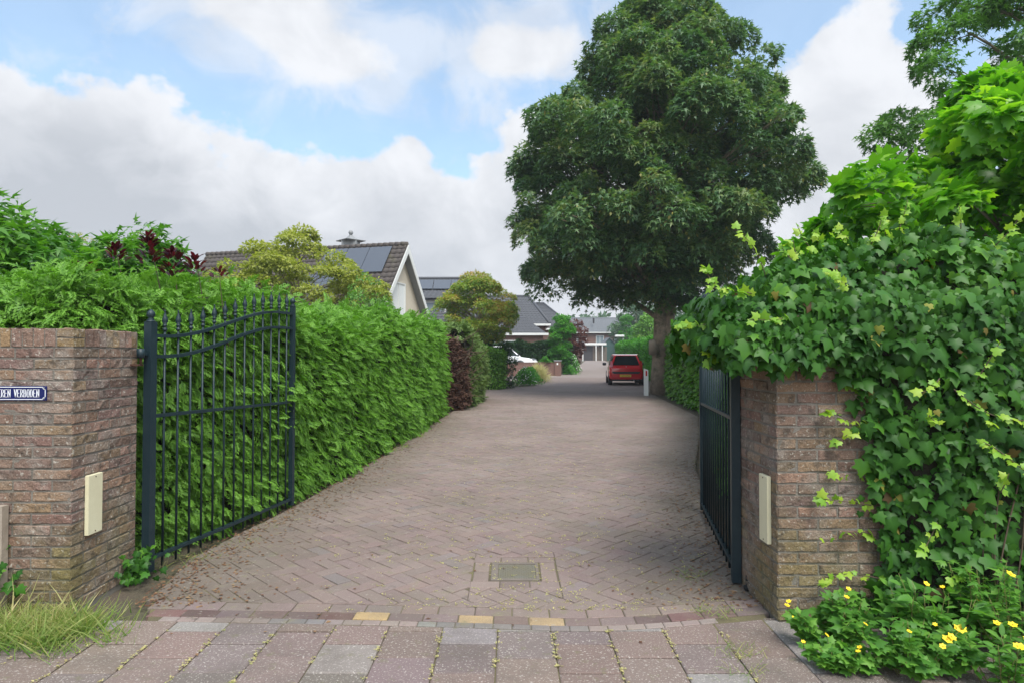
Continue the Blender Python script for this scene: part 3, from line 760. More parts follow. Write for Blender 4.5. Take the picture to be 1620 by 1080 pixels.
# ------------------------------------------------------------------ hedges
def path_eval(pts, s):
    P = np.array(pts, float)[:, :2]; seg_ = np.linalg.norm(np.diff(P, axis=0), axis=1); cum = np.r_[0, np.cumsum(seg_)]
    s = np.clip(s, 0, cum[-1] - 1e-6); i = np.clip(np.searchsorted(cum, s, side='right') - 1, 0, len(seg_) - 1)
    t = (s - cum[i]) / seg_[i]; T = (P[i + 1] - P[i]) / seg_[i][:, None]
    # smooth tangent
    e = .35; 
    def at(q):
        q = np.clip(q, 0, cum[-1] - 1e-6); j = np.clip(np.searchsorted(cum, q, side='right') - 1, 0, len(seg_) - 1); u = (q - cum[j]) / seg_[j]
        return P[j] + (P[j + 1] - P[j]) * u[:, None]
    T = nrm(at(s + e) - at(s - e)); pos = (at(s - e) + at(s) * 2 + at(s + e)) / 4
    return pos, np.stack([T[:, 1], -T[:, 0]], 1), cum          # right-hand normal = the front
def hedge_surf(pts, depth, hfun, s, c, inset=0., lump=.07, seed=1, lscale=1.6, zbase=None):
    """c in [0,1]: front foot -> top -> back foot"""
    pos, nn, cum = path_eval(pts, s)
    H = hfun(s, cum[-1]) - inset; D = depth - 2 * inset
    th = c * pi; k = 2 / 7.0
    cx = np.sign(np.cos(th)) * np.abs(np.cos(th)) ** k; cz = np.abs(np.sin(th)) ** (k * 1.35)
    off = (cx - 1) / 2 * D - inset                      # 0 at the front, -D at the back
    z = H * np.clip(cz, 0, 1)
    # respace: let height be linear on the faces
    f = np.clip(c / .36, 0, 1); b = np.clip((1 - c) / .36, 0, 1); mid = (c > .36) & (c < .64)
    zz = np.where(c <= .36, f, np.where(c >= .64, b, 1.)); g = np.clip((c - .30) / .40, 0, 1)
    off = -inset - D * (g * g * (3 - 2 * g)); z = H * np.where(zz < 1, 1 - (1 - zz) ** 1.0, 1.) 
    r_ = np.clip((zz - .86) / .14, 0, 1) ** 2 * .06; z = z - r_ * 0 ; 
    z = z + np.sin(np.clip((c - .36) / .28, 0, 1) * pi) * .10
    XYZ = np.stack([pos[:, 0] + nn[:, 0] * off, pos[:, 1] + nn[:, 1] * off, z], 1)
    nor = np.stack([nn[:, 0] * np.cos(th), nn[:, 1] * np.cos(th), np.sin(th) * 1.0], 1)
    fl = np.clip(1 - np.abs(th - pi / 2) / .8, 0, 1); ss = lambda q: np.clip(q, 0, 1) ** 2 * (3 - 2 * np.clip(q, 0, 1))
    a_ = ss((c - .24) / .2); b_ = ss((c - .56) / .2); nor = np.stack([nn[:, 0] * (1 - a_ - b_), nn[:, 1] * (1 - a_ - b_), a_ * (1 - b_) + .12], 1)
    nor = nrm(nor)
    XYZ = XYZ + nor * ((vnoise(XYZ, lscale, seed, 3) * lump * 1.8 + vnoise(XYZ, 7., seed + 5, 1) * min(.05, lump * .55))[:, None])
    XYZ[:, 2] += (zg(XYZ[:, 1]) if zbase is None else zbase)
    return XYZ, nor
def hedge(label, pts, depth, hfun, T, m, sc, dens, spread=.5, droop=.5, lump=.07, seed=1, name='hedge', cat='hedge', srange=None, lscale=1.6, core='shaded_core', tipjit=.03, backf=.3, group=None, coreinset=.10, cfun=None):
    _, _, cum = path_eval(pts, np.zeros(1)); Ls = cum[-1]
    r = empty(name, (pts[0][0], pts[0][1], 0), label, cat, group)
    # density may fall off with distance: rejection sampling by camera distance
    Hm = float(np.max(hfun(np.linspace(0, Ls, 20), Ls))); per = 2 * Hm + depth
    n = int(dens * Ls * per); s = rng.random(n) * Ls; c = rng.random(n)
    zone = rng.random(n)
    w = np.array([Hm, depth, Hm * backf]); w = w / w.sum(); zi = rng.choice(3, n, p=w)
    u = rng.random(n); c = np.where(zi == 0, u * .36, np.where(zi == 1, .30 + u * .40, 1 - u * .36))
    X, No = hedge_surf(pts, depth, hfun, s, c, 0., lump, seed, lscale)
    dist = np.linalg.norm(X[:, :2], axis=1); dmin = dist.min()
    keep = rng.random(n) < np.clip((max(dmin, 5.) / dist) ** 1.15, .06, 1)
    X, No, dist = X[keep], No[keep], dist[keep]; n = len(X)
    scl = sc * np.clip((dist / max(dmin, 5.)) ** .45, 1, 3.2) * rng.uniform(.65, 1.25, n)
    X = X - No * (rng.random(n) ** 1.5 * .10)[:, None] * (1 + scl[:, None] * 2) + rng.normal(size=(n, 3)) * tipjit
    D = No * (1 - droop * .4) + rv(n) * spread + np.array([0, 0, -droop * .55]) * (No[:, 2:3] < .6) + (rv(n) * .9 + np.array([0, 0, -.35])) * (No[:, 2:3] >= .6)
    Nn = No * .6 + rv(n) * .55 + np.array([0, 0, .8])
    ok = X[:, 2] > .03
    leaves('foliage', T, X[ok], D[ok], Nn[ok], scl[ok], M[m], r, leaf_tone=np.clip(rng.normal(.5, .27, ok.sum()), 0, 1))
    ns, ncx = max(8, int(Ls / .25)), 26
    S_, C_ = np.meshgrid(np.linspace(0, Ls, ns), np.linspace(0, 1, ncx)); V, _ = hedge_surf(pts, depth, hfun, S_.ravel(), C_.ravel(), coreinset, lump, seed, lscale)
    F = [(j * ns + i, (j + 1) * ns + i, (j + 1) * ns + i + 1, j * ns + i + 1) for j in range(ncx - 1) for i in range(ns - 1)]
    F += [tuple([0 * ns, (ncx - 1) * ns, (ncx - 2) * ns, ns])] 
    o = npmesh('branches', V, F, M[core], r)  # solid shell blocking the view through, painted dark as shade between sprays
    # end caps: foliage on both ends
    for e_s, sg in ((0., -1), (Ls, 1)):
        k = int(dens * depth * Hm * .6); cc = rng.random(k) * .36; 
        A, n1 = hedge_surf(pts, depth, hfun, np.full(k, e_s), cc, .04, lump, seed, lscale); Bk, _ = hedge_surf(pts, depth, hfun, np.full(k, e_s), 1 - cc, .04, lump, seed, lscale)
        t = rng.random(k)[:, None]; X = A + (Bk - A) * t; tn = np.cross(n1 * np.array([1, 1, 0]), np.array([0, 0, 1.])); tn = nrm(tn) * -sg
        pv, nv, _ = path_eval(pts, np.array([min(max(e_s, .36), Ls - .36)])); tg = np.array([-nv[0, 1], nv[0, 0], 0]) * sg
        if depth > .5 and srange is None:
            dd = np.linalg.norm(X[:, :2], axis=1).min(); X = X + tg * (.02 + .04 * rng.random(k)[:, None])
            kk = rng.random(k) < np.clip((5 / max(dd, 5)) ** 1.5, .06, 1)
            if kk.sum() > 3:
                s2 = sc * np.clip((dd / 5) ** .62, 1, 3.2) * rng.uniform(.65, 1.25, kk.sum())
                q = leaves('foliage', T, X[kk], (tg + rv(k) * spread)[kk] + np.array([0, 0, -.3]), (tg * .6 + rv(k) * .5)[kk] + np.array([0, 0, .8]), s2, M[m], r)
    return r
H1 = [(-7.2, 3.92), (-5.0, 3.92), (-3.1, 3.90), (-2.80, 4.05), (-2.62, 4.4), (-2.38, 5.0), (-2.14, 5.9), (-2.0, 7.5), (-1.90, 9.5), (-1.72, 12.), (-1.62, 15.2)]
def h1h(s, L_): return 1.86 + .10 * np.clip((s - 4.5) / 1., 0, 1) + .06 * np.sin(s * 1.3) + .05 * np.sin(s * 3.1 + 1) - .13 * np.clip((s - 4.6) / .6, 0, 1) * np.clip((10.5 - s) / 3, 0, 1) + .16 * np.clip((s - 9) / 7, 0, 1)
hedge('long bright green conifer hedge behind the sign wall and along the lane', H1, 1.5, h1h, T_FROND, 'conifer', .106, 800, .46, .75, .085, 4, lscale=1.9, name='conifer_hedge', tipjit=.045)
# rest of planting follows
def rounded_hedge(label, pts, depth, H, T, m, sc, dens, **k):
    return hedge(label, pts, depth, (lambda s, L_, H=H: (H if np.isscalar(H) else np.interp(s / L_, [0, 1], H)) + .05 * np.sin(s * 2.3)), T, m, sc, dens, **k)
rounded_hedge('conifer hedge with bare brown side facing the lane entrance', [(-1.22, 16.7), (-1.02, 18.5), (-.92, 20.4)], 1.7, (2.15, 1.7), T_FROND2, 'conifer_dull', .16, 330, lump=.14, name='conifer_hedge')
rounded_hedge('boxy clipped hedge beside the entrance of the side drive', [(-2.2, 26.0), (-1.35, 25.9), (-.45, 26.1), (-.25, 26.9)], 1.1, 1.62, T_LITE, 'ivy_hedge', .10, 900, lump=.06, name='clipped_hedge', cat='hedge', droop=.2, spread=.9)
rounded_hedge('ivy clad hedge running from the gate to the big tree', [(7.4, 23.6), (5.55, 22.8), (5.2, 21.), (4.55, 15.), (3.55, 11), (2.3, 7.2), (2.0, 4.7)][::-1][::1][:6] if False else [(5.7, 22.9), (5.25, 21.4), (4.5, 14.6), (3.5, 10.8), (2.25, 7.0), (2.0, 4.6)], 1.1, 2.02, T_IVY, 'ivy_hedge', .062, 800, lump=.06, name='ivy_hedge', droop=.9, spread=.5, coreinset=.05)
rounded_hedge('bright clipped hedge behind the parked red car', [(9.9, 60), (8.9, 50), (7.9, 38), (7.1, 31), (6.6, 25.5)], 1.6, 2.25, T_LITE, 'bright_leaf', .11, 420, lump=.12, name='garden_hedge', droop=.2, spread=.9)
rounded_hedge('dark leafy hedge behind the white car', [(-3, 46.5), (1, 46.5), (4.2, 46.2)], 1.5, 2.2, T_LITE, 'dark_leaf', .11, 900, lump=.2, name='garden_hedge', droop=.2, spread=.9)

# dead brown face of the second hedge
def dead_face():
    n = 2600; u = rng.random(n); z = rng.random(n) ** .9 * (1.72 - .55 * np.clip(u - .4, 0, 1)) + .1
    X = np.stack([-1.85 + u * .60 - .06 * z, 15.85 + u * .75 + rng.normal(size=n) * .08, z], 1)
    D = nrm(np.stack([rng.normal(size=n) * .5 + .5, -rng.random(n) * .5 - .1, rng.normal(size=n) * .4 + .1], 1))
    r = empty('dead_conifer', (-1.5, 16, 0), 'dead brown conifer with bare branches at the hedge end', 'dead conifer')
    leaves('dry_sprays', T_FROND2, X, D, D * .2 + rv(n), .26 * rng.uniform(.6, 1.2, n), M['dead_conifer'], r)
    b = MB()
    for k in range(46):
        x = random.uniform(-1.75, -1.1); y = 15.95 + (x + 1.75) * .9; z = random.uniform(.1, 1.7)
        p0 = Vector((x, y + .25, z)); dr = Vector((random.uniform(.1, .6), random.uniform(-.5, 0), random.uniform(-.1, .5)))
        b.tube([p0, p0 + dr * .5, p0 + dr + Vector((0, 0, .06))], [.016, .011, .004], 5)
    b.tube([(-1.45, 16.4, 0), (-1.5, 16.35, .9), (-1.4, 16.3, 1.9)], [.07, .055, .03], 8)
    b.build('branches', M['twig'], r)
dead_face()

# ------------------------------------------------------------------ trees
def bent(p, q, k=5, w=.08, sag=.0):
    p, q = Vector(p), Vector(q); L_ = (q - p).length; out = []
    r1 = Vector((random.gauss(0, 1), random.gauss(0, 1), random.gauss(0, 1))) * w * L_
    for i in range(k + 1):
        t = i / k; out.append(p.lerp(q, t) + r1 * sin(pi * t) * .5 + Vector((0, 0, sag * L_ * sin(pi * t))))
    return out
def tree(label, x, y, prof, trunk, nclump, cr, nleaf, T, m, lsc, name='tree', cat='tree', group=None, front=1.0, flat=.6, tr_h=None, limbs=16, extra=None, rmin=.5, lumpy=.35, lfreq=1.6, boughs=0, br=1.6, tilt=.45, shell=.62, hang=.25, barkm='bark', yflat=1.0, zb=0., forks=1):
    """prof: [(z, rL, rR)] outline about the trunk; trunk=(radius, height); foliage in layered clumps"""
    r = empty(name, (x, y, zb), label, cat, group)
    zs = [p[0] for p in prof]; rl = [p[1] for p in prof]; rr = [p[2] for p in prof]
    zc = []; 
    wts = np.array([(rl[i] + rr[i]) for i in range(len(zs))]) + .3
    zz = np.linspace(zs[0], zs[-1], 200); wz = np.interp(zz, zs, wts); wz /= wz.sum()
    cz = rng.choice(zz, nclump, p=wz); az = rng.random(nclump) * 2 * pi
    w = (1 + np.cos(az)) / 2                      # 1 at +x
    Rm = np.interp(cz, zs, rl) * (1 - w) + np.interp(cz, zs, rr) * w
    crs = cr * rng.uniform(.5, 1.45, nclump)
    rad = np.maximum(Rm - crs * .75, .05) * (rmin + (1 - rmin) * rng.random(nclump) ** .6)
    CX = np.stack([np.cos(az) * rad, np.sin(az) * rad * yflat, cz], 1)
    if boughs:                                    # foliage gathered on separate boughs, with gaps between them
        bz = np.interp((np.arange(boughs) + rng.random(boughs)) / boughs, np.cumsum(wz), zz); ba = (np.arange(boughs) * 2.399 + rng.normal(size=boughs) * .22) % (2 * pi); w = (1 + np.cos(ba)) / 2
        bR = np.interp(bz, zs, rl) * (1 - w) + np.interp(bz, zs, rr) * w; brs = br * rng.uniform(.7, 1.3, boughs) * np.interp(bR, [0, 3], [.5, 1])
        bR = np.maximum(bR * rng.uniform(.86, 1.08, boughs) - brs * .85, .05); BC = np.stack([np.cos(ba) * bR, np.sin(ba) * bR, bz], 1)
        k = nclump - nclump // 6; bi = np.arange(k) % boughs; dd = rv(k); dd[:, 2] = np.abs(dd[:, 2]) * .9 - .15; dd += nrm(BC[bi] * [1, 1, 0] + 1e-6) * .55; dd = nrm(dd)
        CX[:k] = BC[bi] + dd * (brs[bi] * rng.uniform(.65, 1.08, k))[:, None] * np.array([1, 1, .62]); crs[:k] *= .8
        CX[k:, :2] *= .55
    # leaves
    per = (nleaf * crs ** 2 / (crs ** 2).sum()).astype(int) + 3
    idx = np.repeat(np.arange(nclump), per); n = len(idx)
    dirs = rv(n); dirs[:, 2] = np.where(dirs[:, 2] < -.25, -dirs[:, 2] * .6, dirs[:, 2])
    out = CX[idx] * np.array([1, 1, 0]); out = nrm(out + 1e-6)
    dirs = nrm(dirs + out * .45)
    q = (shell + (1 - shell) * rng.random(n) ** .5)[:, None]
    P = CX[idx] + dirs * crs[idx][:, None] * q * np.array([1, 1, flat])
    P[:, 2] -= hang * crs[idx] * (np.linalg.norm(dirs[:, :2], axis=1) ** 2) * rng.random(n)
    P = P + vnoise(P, lfreq / cr, 5, 2)[:, None] * dirs * cr * lumpy
    P = P + np.array([x, y, zb])
    D = nrm(dirs * .8 + rv(n) * .6 + np.array([0, 0, -.55])); Nn = dirs * .5 + rv(n) * tilt + np.array([0, 0, .9])
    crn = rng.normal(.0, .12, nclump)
    leaf_tone = np.clip(rng.normal(.45, .2, n) + crn[idx] + .22 * (dirs[:, 2] - .2) + .12 * (cz[idx] - zs[0]) / (zs[-1] - zs[0]), 0, 1)  # leaves lighter on clump tops and up the crown, light put into colour
    if name != 'maple_shrub': pass
    leaves('crown', T, P, D, Nn, lsc * rng.uniform(.65, 1.2, n), M[m], r, leaf_tone)
    # trunk and limbs
    tb = MB(); tr, th = trunk; top = Vector((x + random.gauss(0, .1), y, zb + th)); base = Vector((x, y, zb - .1))
    pts = bent(base, top, 10, .02); rd = [tr * (1.28 if i == 0 else 1.08 if i == 1 else 1) * (1 - .8 * (i / 10) ** 1.2) for i in range(11)]
    tb.tube(pts, rd, 14); tb.build('trunk', M[barkm], r)
    lb = MB(); sel = rng.choice(nclump, min(limbs, nclump), replace=False)
    for k in sel:
        c_ = Vector(CX[k]) + Vector((x, y, zb)); zt = min(max(c_.z - (c_ - top).length * .0 - .35 * math.hypot(c_.x - x, c_.y - y) - .3, zb + zs[0] * .55), zb + th * .97)
        t = (zt - zb) / th; i = min(9, int(t * 10)); p0 = pts[i].lerp(pts[i + 1], t * 10 - i) if t < 1 else pts[-1]
        rr_ = max(.008, rd[i] * .42); K = 6; lp = bent(p0, c_, K, .06, .06); lb.tube(lp, [rr_ * (1 - .85 * j / K) for j in range(K + 1)], 7, cap=False)
        for _ in range(4):
            j = random.randint(2, 5); e = c_ + Vector(rv(1)[0]) * float(crs[k]) * .8; lb.tube(bent(lp[j], e, 4, .06), [rr_ * .32 * (1 - .2 * q_) for q_ in range(5)], 5, cap=False)
    lb.build('limbs', M[barkm], r)
    if extra: extra(r, CX, crs, P)
    return r
# the big maple by the lane
BM = [(3.4, 2.4, 1.4), (3.9, 4.3, 2.2), (4.6, 5.2, 3.6), (5.4, 5.35, 4.8), (6.4, 5.2, 5.3), (7.4, 5.3, 5.5), (8.6, 5.05, 5.1), (9.7, 4.4, 5.1), (10.6, 3.6, 4.9), (11.4, 2.9, 4.7), (12.2, 2.5, 3.5), (13.0, 2.2, 3.2), (13.9, 1.1, 2.2), (15.3, .4, 1.0)]
def maple_extra(r, CX, crs, P):
    n = 11000; k = rng.choice(len(P), n); Q = P[k] + np.array([0, 0, -.05]) + rng.normal(size=(n, 3)) * .08
    sel = vnoise(Q, .8, 9, 2) > .0; Q = Q[sel]; n = len(Q)
    D = nrm(rv(n) * .5 + np.array([0, 0, -1.])); leaves('seed_keys', T_LITE, Q, D, rv(n), .11 * rng.uniform(.7, 1.4, n), M['samara'], r)
    b = MB(); b.tube([(5.12, 22.75, 1.5), (5.02, 22.62, 1.85), (4.98, 22.58, 1.92)], [.2, .13, .10], 10); b.build('cut_limb', M['pale_wood'], r)
    b = MB(); b.tube([(5.42, 23.02, -.1), (5.50, 23.02, .9), (5.60, 23.0, 1.9), (5.85, 22.9, 3.8), (6.3, 22.8, 6)], [.24, .23, .21, .18, .1], 10); b.build('second_stem', M['bark'], r)
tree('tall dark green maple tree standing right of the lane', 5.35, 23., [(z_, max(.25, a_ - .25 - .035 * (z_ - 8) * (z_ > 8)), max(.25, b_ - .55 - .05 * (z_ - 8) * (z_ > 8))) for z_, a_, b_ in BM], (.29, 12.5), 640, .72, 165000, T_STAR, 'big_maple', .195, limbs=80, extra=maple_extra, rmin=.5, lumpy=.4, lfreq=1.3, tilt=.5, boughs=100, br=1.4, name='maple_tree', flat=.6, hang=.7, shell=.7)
# bright maple bush over the ivy
tree('bright green large leaved maple rising above the ivy', 5.5, 6.4, [(1.4, 2.1, 2.0), (2.2, 2.4, 2.4), (2.7, 2.4, 2.4), (3.0, 2.05, 2.3), (3.3, 1.6, 2.2), (3.6, 1.15, 2.0), (3.85, .8, 1.8), (4.2, .4, 1.2)], (.12, 3.6), 230, .33, 16500, T_MAPLE, 'lime_maple', .15, name='maple_shrub', limbs=40, rmin=.5, boughs=44, br=.62, tilt=.85, lumpy=.35, flat=.75, hang=.5)
tree('feathery green tree with star shaped leaves at the upper right', 12.3, 14.5, [(3.5, 2.6, 2.5), (5.5, 3.6, 3.3), (7.0, 3.5, 3.4), (8.4, 2.4, 3.2), (9.6, 1.9, 2.8), (11., 1.3, 2.), (12.2, .4, .6)], (.2, 11.5), 220, .5, 42000, T_STAR, 'star_leaf', .15, name='sweetgum_tree', limbs=44, rmin=.4, boughs=42, br=1.0, flat=.55, hang=.6)
# left side shrubs above the wall
tree('tall leafy green shrub at the left edge above the sign wall', -4.9, 5.7, [(1.3, 1.5, 1.3), (2.0, 1.6, 1.5), (2.34, 1.4, 1.0), (2.56, 1.2, .5)], (.05, 2.4), 90, .32, 9500, T_STAR, 'shrub_leaf', .14, name='leafy_shrub', cat='shrub', limbs=20, rmin=.3, flat=.8, hang=.8, barkm='twig')
tree('low green shrub between the purple shoots behind the conifer hedge', -3.6, 6.0, [(1.3, 1.1, .5), (2.0, 1.1, .6), (2.42, .9, .5)], (.04, 2.0), 60, .24, 7000, T_STAR, 'shrub_leaf', .11, name='leafy_shrub', cat='shrub', limbs=10, rmin=.2, flat=.8, hang=.8, barkm='twig')
tree('thin olive green tree far behind the left shrub', -16.6, 25, [(3.5, 1.6, 1.3), (5.0, 1.5, 1.3), (5.9, .9, .9)], (.09, 5.0), 26, .5, 2400, T_LITE, 'yellow_leaf', .16, limbs=14, rmin=.2, name='small_tree')
tree('spreading yellow green tree in front of the cream gabled house', -6.75, 20, [(2.4, 2.4, 2.6), (3.0, 2.9, 2.9), (3.6, 2.9, 2.8), (4.2, 2.3, 2.3), (4.7, 1.5, 1.6), (5.0, 1.0, .9), (5.3, .5, .4)], (.14, 4.4), 150, .38, 27000, T_LITE, 'yellow_leaf', .12, limbs=40, rmin=.25, flat=.45, name='spreading_tree')
tree('sparse thin twigged shrub below the cream gable', -3.95, 17, [(1.8, .9, .8), (2.5, .9, .9), (3.1, .6, .7), (3.5, .2, .5)], (.04, 3.1), 34, .28, 3600, T_LITE, 'star_leaf', .08, limbs=30, rmin=.2, name='sparse_shrub', cat='shrub', barkm='twig')
tree('rounded Japanese maple with orange tinted leaves beyond the conifer hedge', -1.6, 28, [(2.1, 1.6, 1.7), (2.7, 2.1, 2.0), (3.4, 2.1, 2.0), (4.0, 1.7, 1.8), (4.5, 1.2, 1.2), (4.9, .5, .6)], (.13, 3.8), 120, .38, 23000, T_STAR, 'japan_leaf', .12, limbs=50, rmin=.3, flat=.5, name='japanese_maple')
tree('dark round evergreen shrub at the corner of the drive', -.5, 27.4, [(.1, .5, .5), (.8, .75, .7), (1.6, .7, .6), (2.1, .4, .4)], (.05, 1.9), 40, .30, 5200, T_LITE, 'dark_leaf', .10, limbs=8, rmin=.2, name='evergreen_shrub', cat='shrub', barkm='twig')
tree('dark shrub standing behind the boxy clipped hedge', -1.9, 28.6, [(.1, .9, .9), (1.2, 1.0, 1.1), (2.1, .9, 1.0), (2.6, .5, .5)], (.05, 2.2), 40, .34, 5200, T_LITE, 'dark_leaf', .11, limbs=8, rmin=.2, name='evergreen_shrub', cat='shrub', barkm='twig')
tree('bright green young tree behind the low brick wall', 3.45, 44.5, [(.7, .7, .6), (1.6, 1.0, .9), (2.6, 1.15, 1.15), (3.4, .95, 1.0), (4.0, .5, .5), (4.35, .2, .2)], (.09, 3.6), 60, .36, 9500, T_LITE, 'bright_leaf', .15, limbs=14, rmin=.2, name='young_tree')
tree('dark red leaved tree beside the bright green young tree', 4.75, 50, [(.8, .3, .6), (1.6, .7, 1.0), (2.4, 1.0, 1.3), (3.2, .9, 1.4), (3.9, .5, .8)], (.09, 3.5), 50, .42, 7500, T_LITE, 'red_leaf', .16, limbs=14, rmin=.2, name='red_tree')
def purple_bush():
    r = empty('smoke_bush', (-3.4, 5.2, 0), 'purple leaved smoke bush poking its shoots out of the conifer hedge', 'shrub'); st = MB(); P = []; D = []
    for (u, v0, v1, yy, k) in ((232, 372, 420, 4.9, 80), (180, 390, 415, 4.9, 40), (272, 395, 440, 4.9, 55), (308, 408, 436, 4.9, 40), (131, 420, 440, 4.5, 26), (345, 425, 440, 5.0, 22)):
        x = (u - 810) / 1000 * yy; zt = 1.42 + (561 - v0) / 1000 * yy; zb_ = 1.42 + (561 - v1) / 1000 * yy; st.tube(bent((x + .05, yy + .2, 1.2), (x, yy, zt), 6, .04), [.008, .007, .006, .005, .004, .003, .002], 5)
        for _ in range(k):
            t = random.random() ** .8; a = random.random() * 2 * pi; w = .055 * (1.15 - t)
            P.append((x + cos(a) * w, yy + sin(a) * w, zb_ + (zt - zb_) * t)); D.append((cos(a), sin(a), .9))
    P = np.array(P); D = np.array(D); n = len(P); leaves('foliage', T_OVAL, P, D, rv(n) * .4 + np.array([0, 0, 1.]) - D * .3, .07 * rng.uniform(.6, 1.2, n), M['purple_leaf'], r); st.build('stems', M['twig'], r)
purple_bush()
# ------------------------------------------------------------------ houses
def tiles(mb, r0, r1, e1, e0, course=.33, tw=.30, sub=4, lift=.035, mi=0, wave=.022):
    """courses of pantiles on the plane ridge r0->r1, eaves e0->e1"""
    r0, r1, e1, e0 = map(Vector, (r0, r1, e1, e0)); n = (r1 - r0 if (r1 - r0).length > .01 else e1 - e0).cross(e0 - r0)
    n.normalize()
    if n.z < 0: n = -n
    Ls = max((e0 - r0).length, (e1 - r1).length); nr = max(2, int(Ls / course)); Lw = max((r1 - r0).length, (e1 - e0).length); nc = max(1, int(Lw / tw)) * sub
    for k in range(nr):
        a, b = k / nr, (k + 1) / nr; vs = []
        for t, h in ((a, 0.), (b, lift)):
            p, q = r0.lerp(e0, t), r1.lerp(e1, t)
            for j in range(nc + 1):
                vs.append(p.lerp(q, j / nc) + n * (h + wave * (1 + sin(2 * pi * j / sub)) + .01))
        p, q = r0.lerp(e0, b), r1.lerp(e1, b)
        for j in range(nc + 1): vs.append(p.lerp(q, j / nc))
        m_ = nc + 1
        fs = [(j, j + 1, m_ + j + 1, m_ + j) for j in range(nc)] + [(m_ + j, m_ + j + 1, 2 * m_ + j + 1, 2 * m_ + j) for j in range(nc)]
        mb.add(vs, fs, mi, None, True)
def window(parent, c, a, w, h, n, frame='white_paint', mull=1, name='window', pane='glass_win'):
    """c centre on the wall, a along, n outward"""
    c, a, n = Vector(c), Vector(a).normalized(), Vector(n).normalized(); up = Vector((0, 0, 1)); t = .07
    f = MB()
    def rect(x0, x1, z0, z1, d0, d1): f.obox(c + a * x0 + up * z0 + n * d0, a * (x1 - x0), n * (d1 - d0), up * (z1 - z0))
    rect(-w / 2, w / 2, -h / 2, -h / 2 + t, -.02, .05); rect(-w / 2, w / 2, h / 2 - t, h / 2, -.02, .05)
    rect(-w / 2, -w / 2 + t, -h / 2 + t, h / 2 - t, -.02, .05); rect(w / 2 - t, w / 2, -h / 2 + t, h / 2 - t, -.02, .05)
    for k in range(mull): x_ = -w / 2 + w * (k + 1) / (mull + 1); rect(x_ - .025, x_ + .025, -h / 2 + t, h / 2 - t, -.02, .045)
    o = f.build(name, M[frame], parent)
    g = MB(); g.obox(c - a * (w / 2 - t) - up * (h / 2 - t) + n * .004, a * (w - 2 * t), n * .01, up * (h - 2 * t)); q = g.build('pane', M[pane], o); q.location = (0, 0, 0)
    return o
def house1():
    A = Vector((-5.3, 32., 0)); u = Vector((-.96, .276, 0)); v = Vector((-.276, -.96, 0))      # along the ridge, towards us
    Lr, hw, zr, ze = 12.3, 3.7, 7.0, 2.3; up = Vector((0, 0, 1)); r = empty('house', A, 'cream brick house with steep brown tiled roof, solar panels and white barge boards', 'house')
    def P(s, t, z): return A + u * s + v * t + up * z
    w = MB(); o = .35
    w.prism([P(o, hw - .25, 0), P(o, hw - .25, ze), P(o, 0, zr - .28), P(o, -hw + .25, ze), P(o, -hw + .25, 0)], u * (Lr - 2 * o)); w.build('wall', M['cream_brick'], r)
    k = (zr - ze) / hw; E = .45
    t = MB()
    for sg in (1, -1):
        tiles(t, P(0, 0, zr), P(Lr, 0, zr), P(Lr, sg * (hw + E), ze - E * k), P(0, sg * (hw + E), ze - E * k))
        nn = (v * sg * k + up).normalized()
        t.prism([P(0, 0, zr) - nn * .01, P(Lr, 0, zr) - nn * .01, P(Lr, sg * (hw + E), ze - E * k) - nn * .01, P(0, sg * (hw + E), ze - E * k) - nn * .01], -nn * .12)
    ro = t.build('roof', M['roof_brown'], r)
    rd = MB()
    for i in range(38): a_ = P(i * Lr / 38, 0, zr + .02); b_ = P((i + 1.1) * Lr / 38, 0, zr + .035); rd.tube([a_, b_], [.12, .135], 10)
    q = rd.build('ridge_tiles', M['roof_brown'], ro); q.location = (0, 0, 0)
    for sg in (1, -1):
        b = MB()
        for s0 in (-.06,):
            p0 = P(s0, 0, zr - .02); p1 = P(s0, sg * (hw + E), ze - E * k - .02)
            b.prism([p0, p1, p1 - up * .30, p0 - up * .42], u * .035)
        b.build('barge_board', M['white_paint'], r)
    s_ = MB()
    for sg in (1, -1):
        p0 = P(.0, 0, zr - .3); p1 = P(.0, sg * (hw + E), ze - E * k - .3); s_.prism([p0, p1, p1 - up * .04, p0 - up * .04], u * .36)
    s_.build('soffit', M['grey_paint'], r)
    window(r, P(o - .01, 0.35, 4.1), v, 1.5, 1.9, -u, mull=1, pane='curtain')
    window(r, P(o - .01, -1.6, 1.4), v, 1.4, 1.3, -u, mull=1)
    # solar panels, on the side that faces the lane entrance
    n1 = (v * k + up).normalized(); sl = (v * hw - up * (zr - ze)).normalized()
    for i in range(3):
        for j in range(2):
            if j == 1 and i == 0: continue
            s0 = .75 + i * 1.25 + (.62 if j else 0); pn = MB(); p = P(s0, 0, zr) + sl * (.22 + j * 1.85) + n1 * .10
            pn.obox(p, u * 1.22, sl * 1.8, n1 * .04); pn.build('solar_panel', M['solar'], r)
    # lead cap with ball on the chimney behind the ridge
    c_ = P(3.6, -.6, zr - .02)
    cap = MB(); cap.box(c_.x - .4, c_.x + .4, c_.y - .4, c_.y + .4, c_.z - .9, c_.z + .458)
    ch = cap.build('chimney', M['grey_paint'], r)
    cp = MB(); cp.lathe(c_, [(.78, .46), (.80, .50), (.52, .54), (.3, .62), (.14, .74), (.06, .82), (.05, .86)], 4, smooth=False); cp.lathe(c_ + up * .93, [(.02, -.13), (.09, -.10), (.13, 0), (.09, .1), (.02, .13)], 12)
    q = cp.build('cap', M['grey_paint'], ch); q.location = (0, 0, 0)
house1()
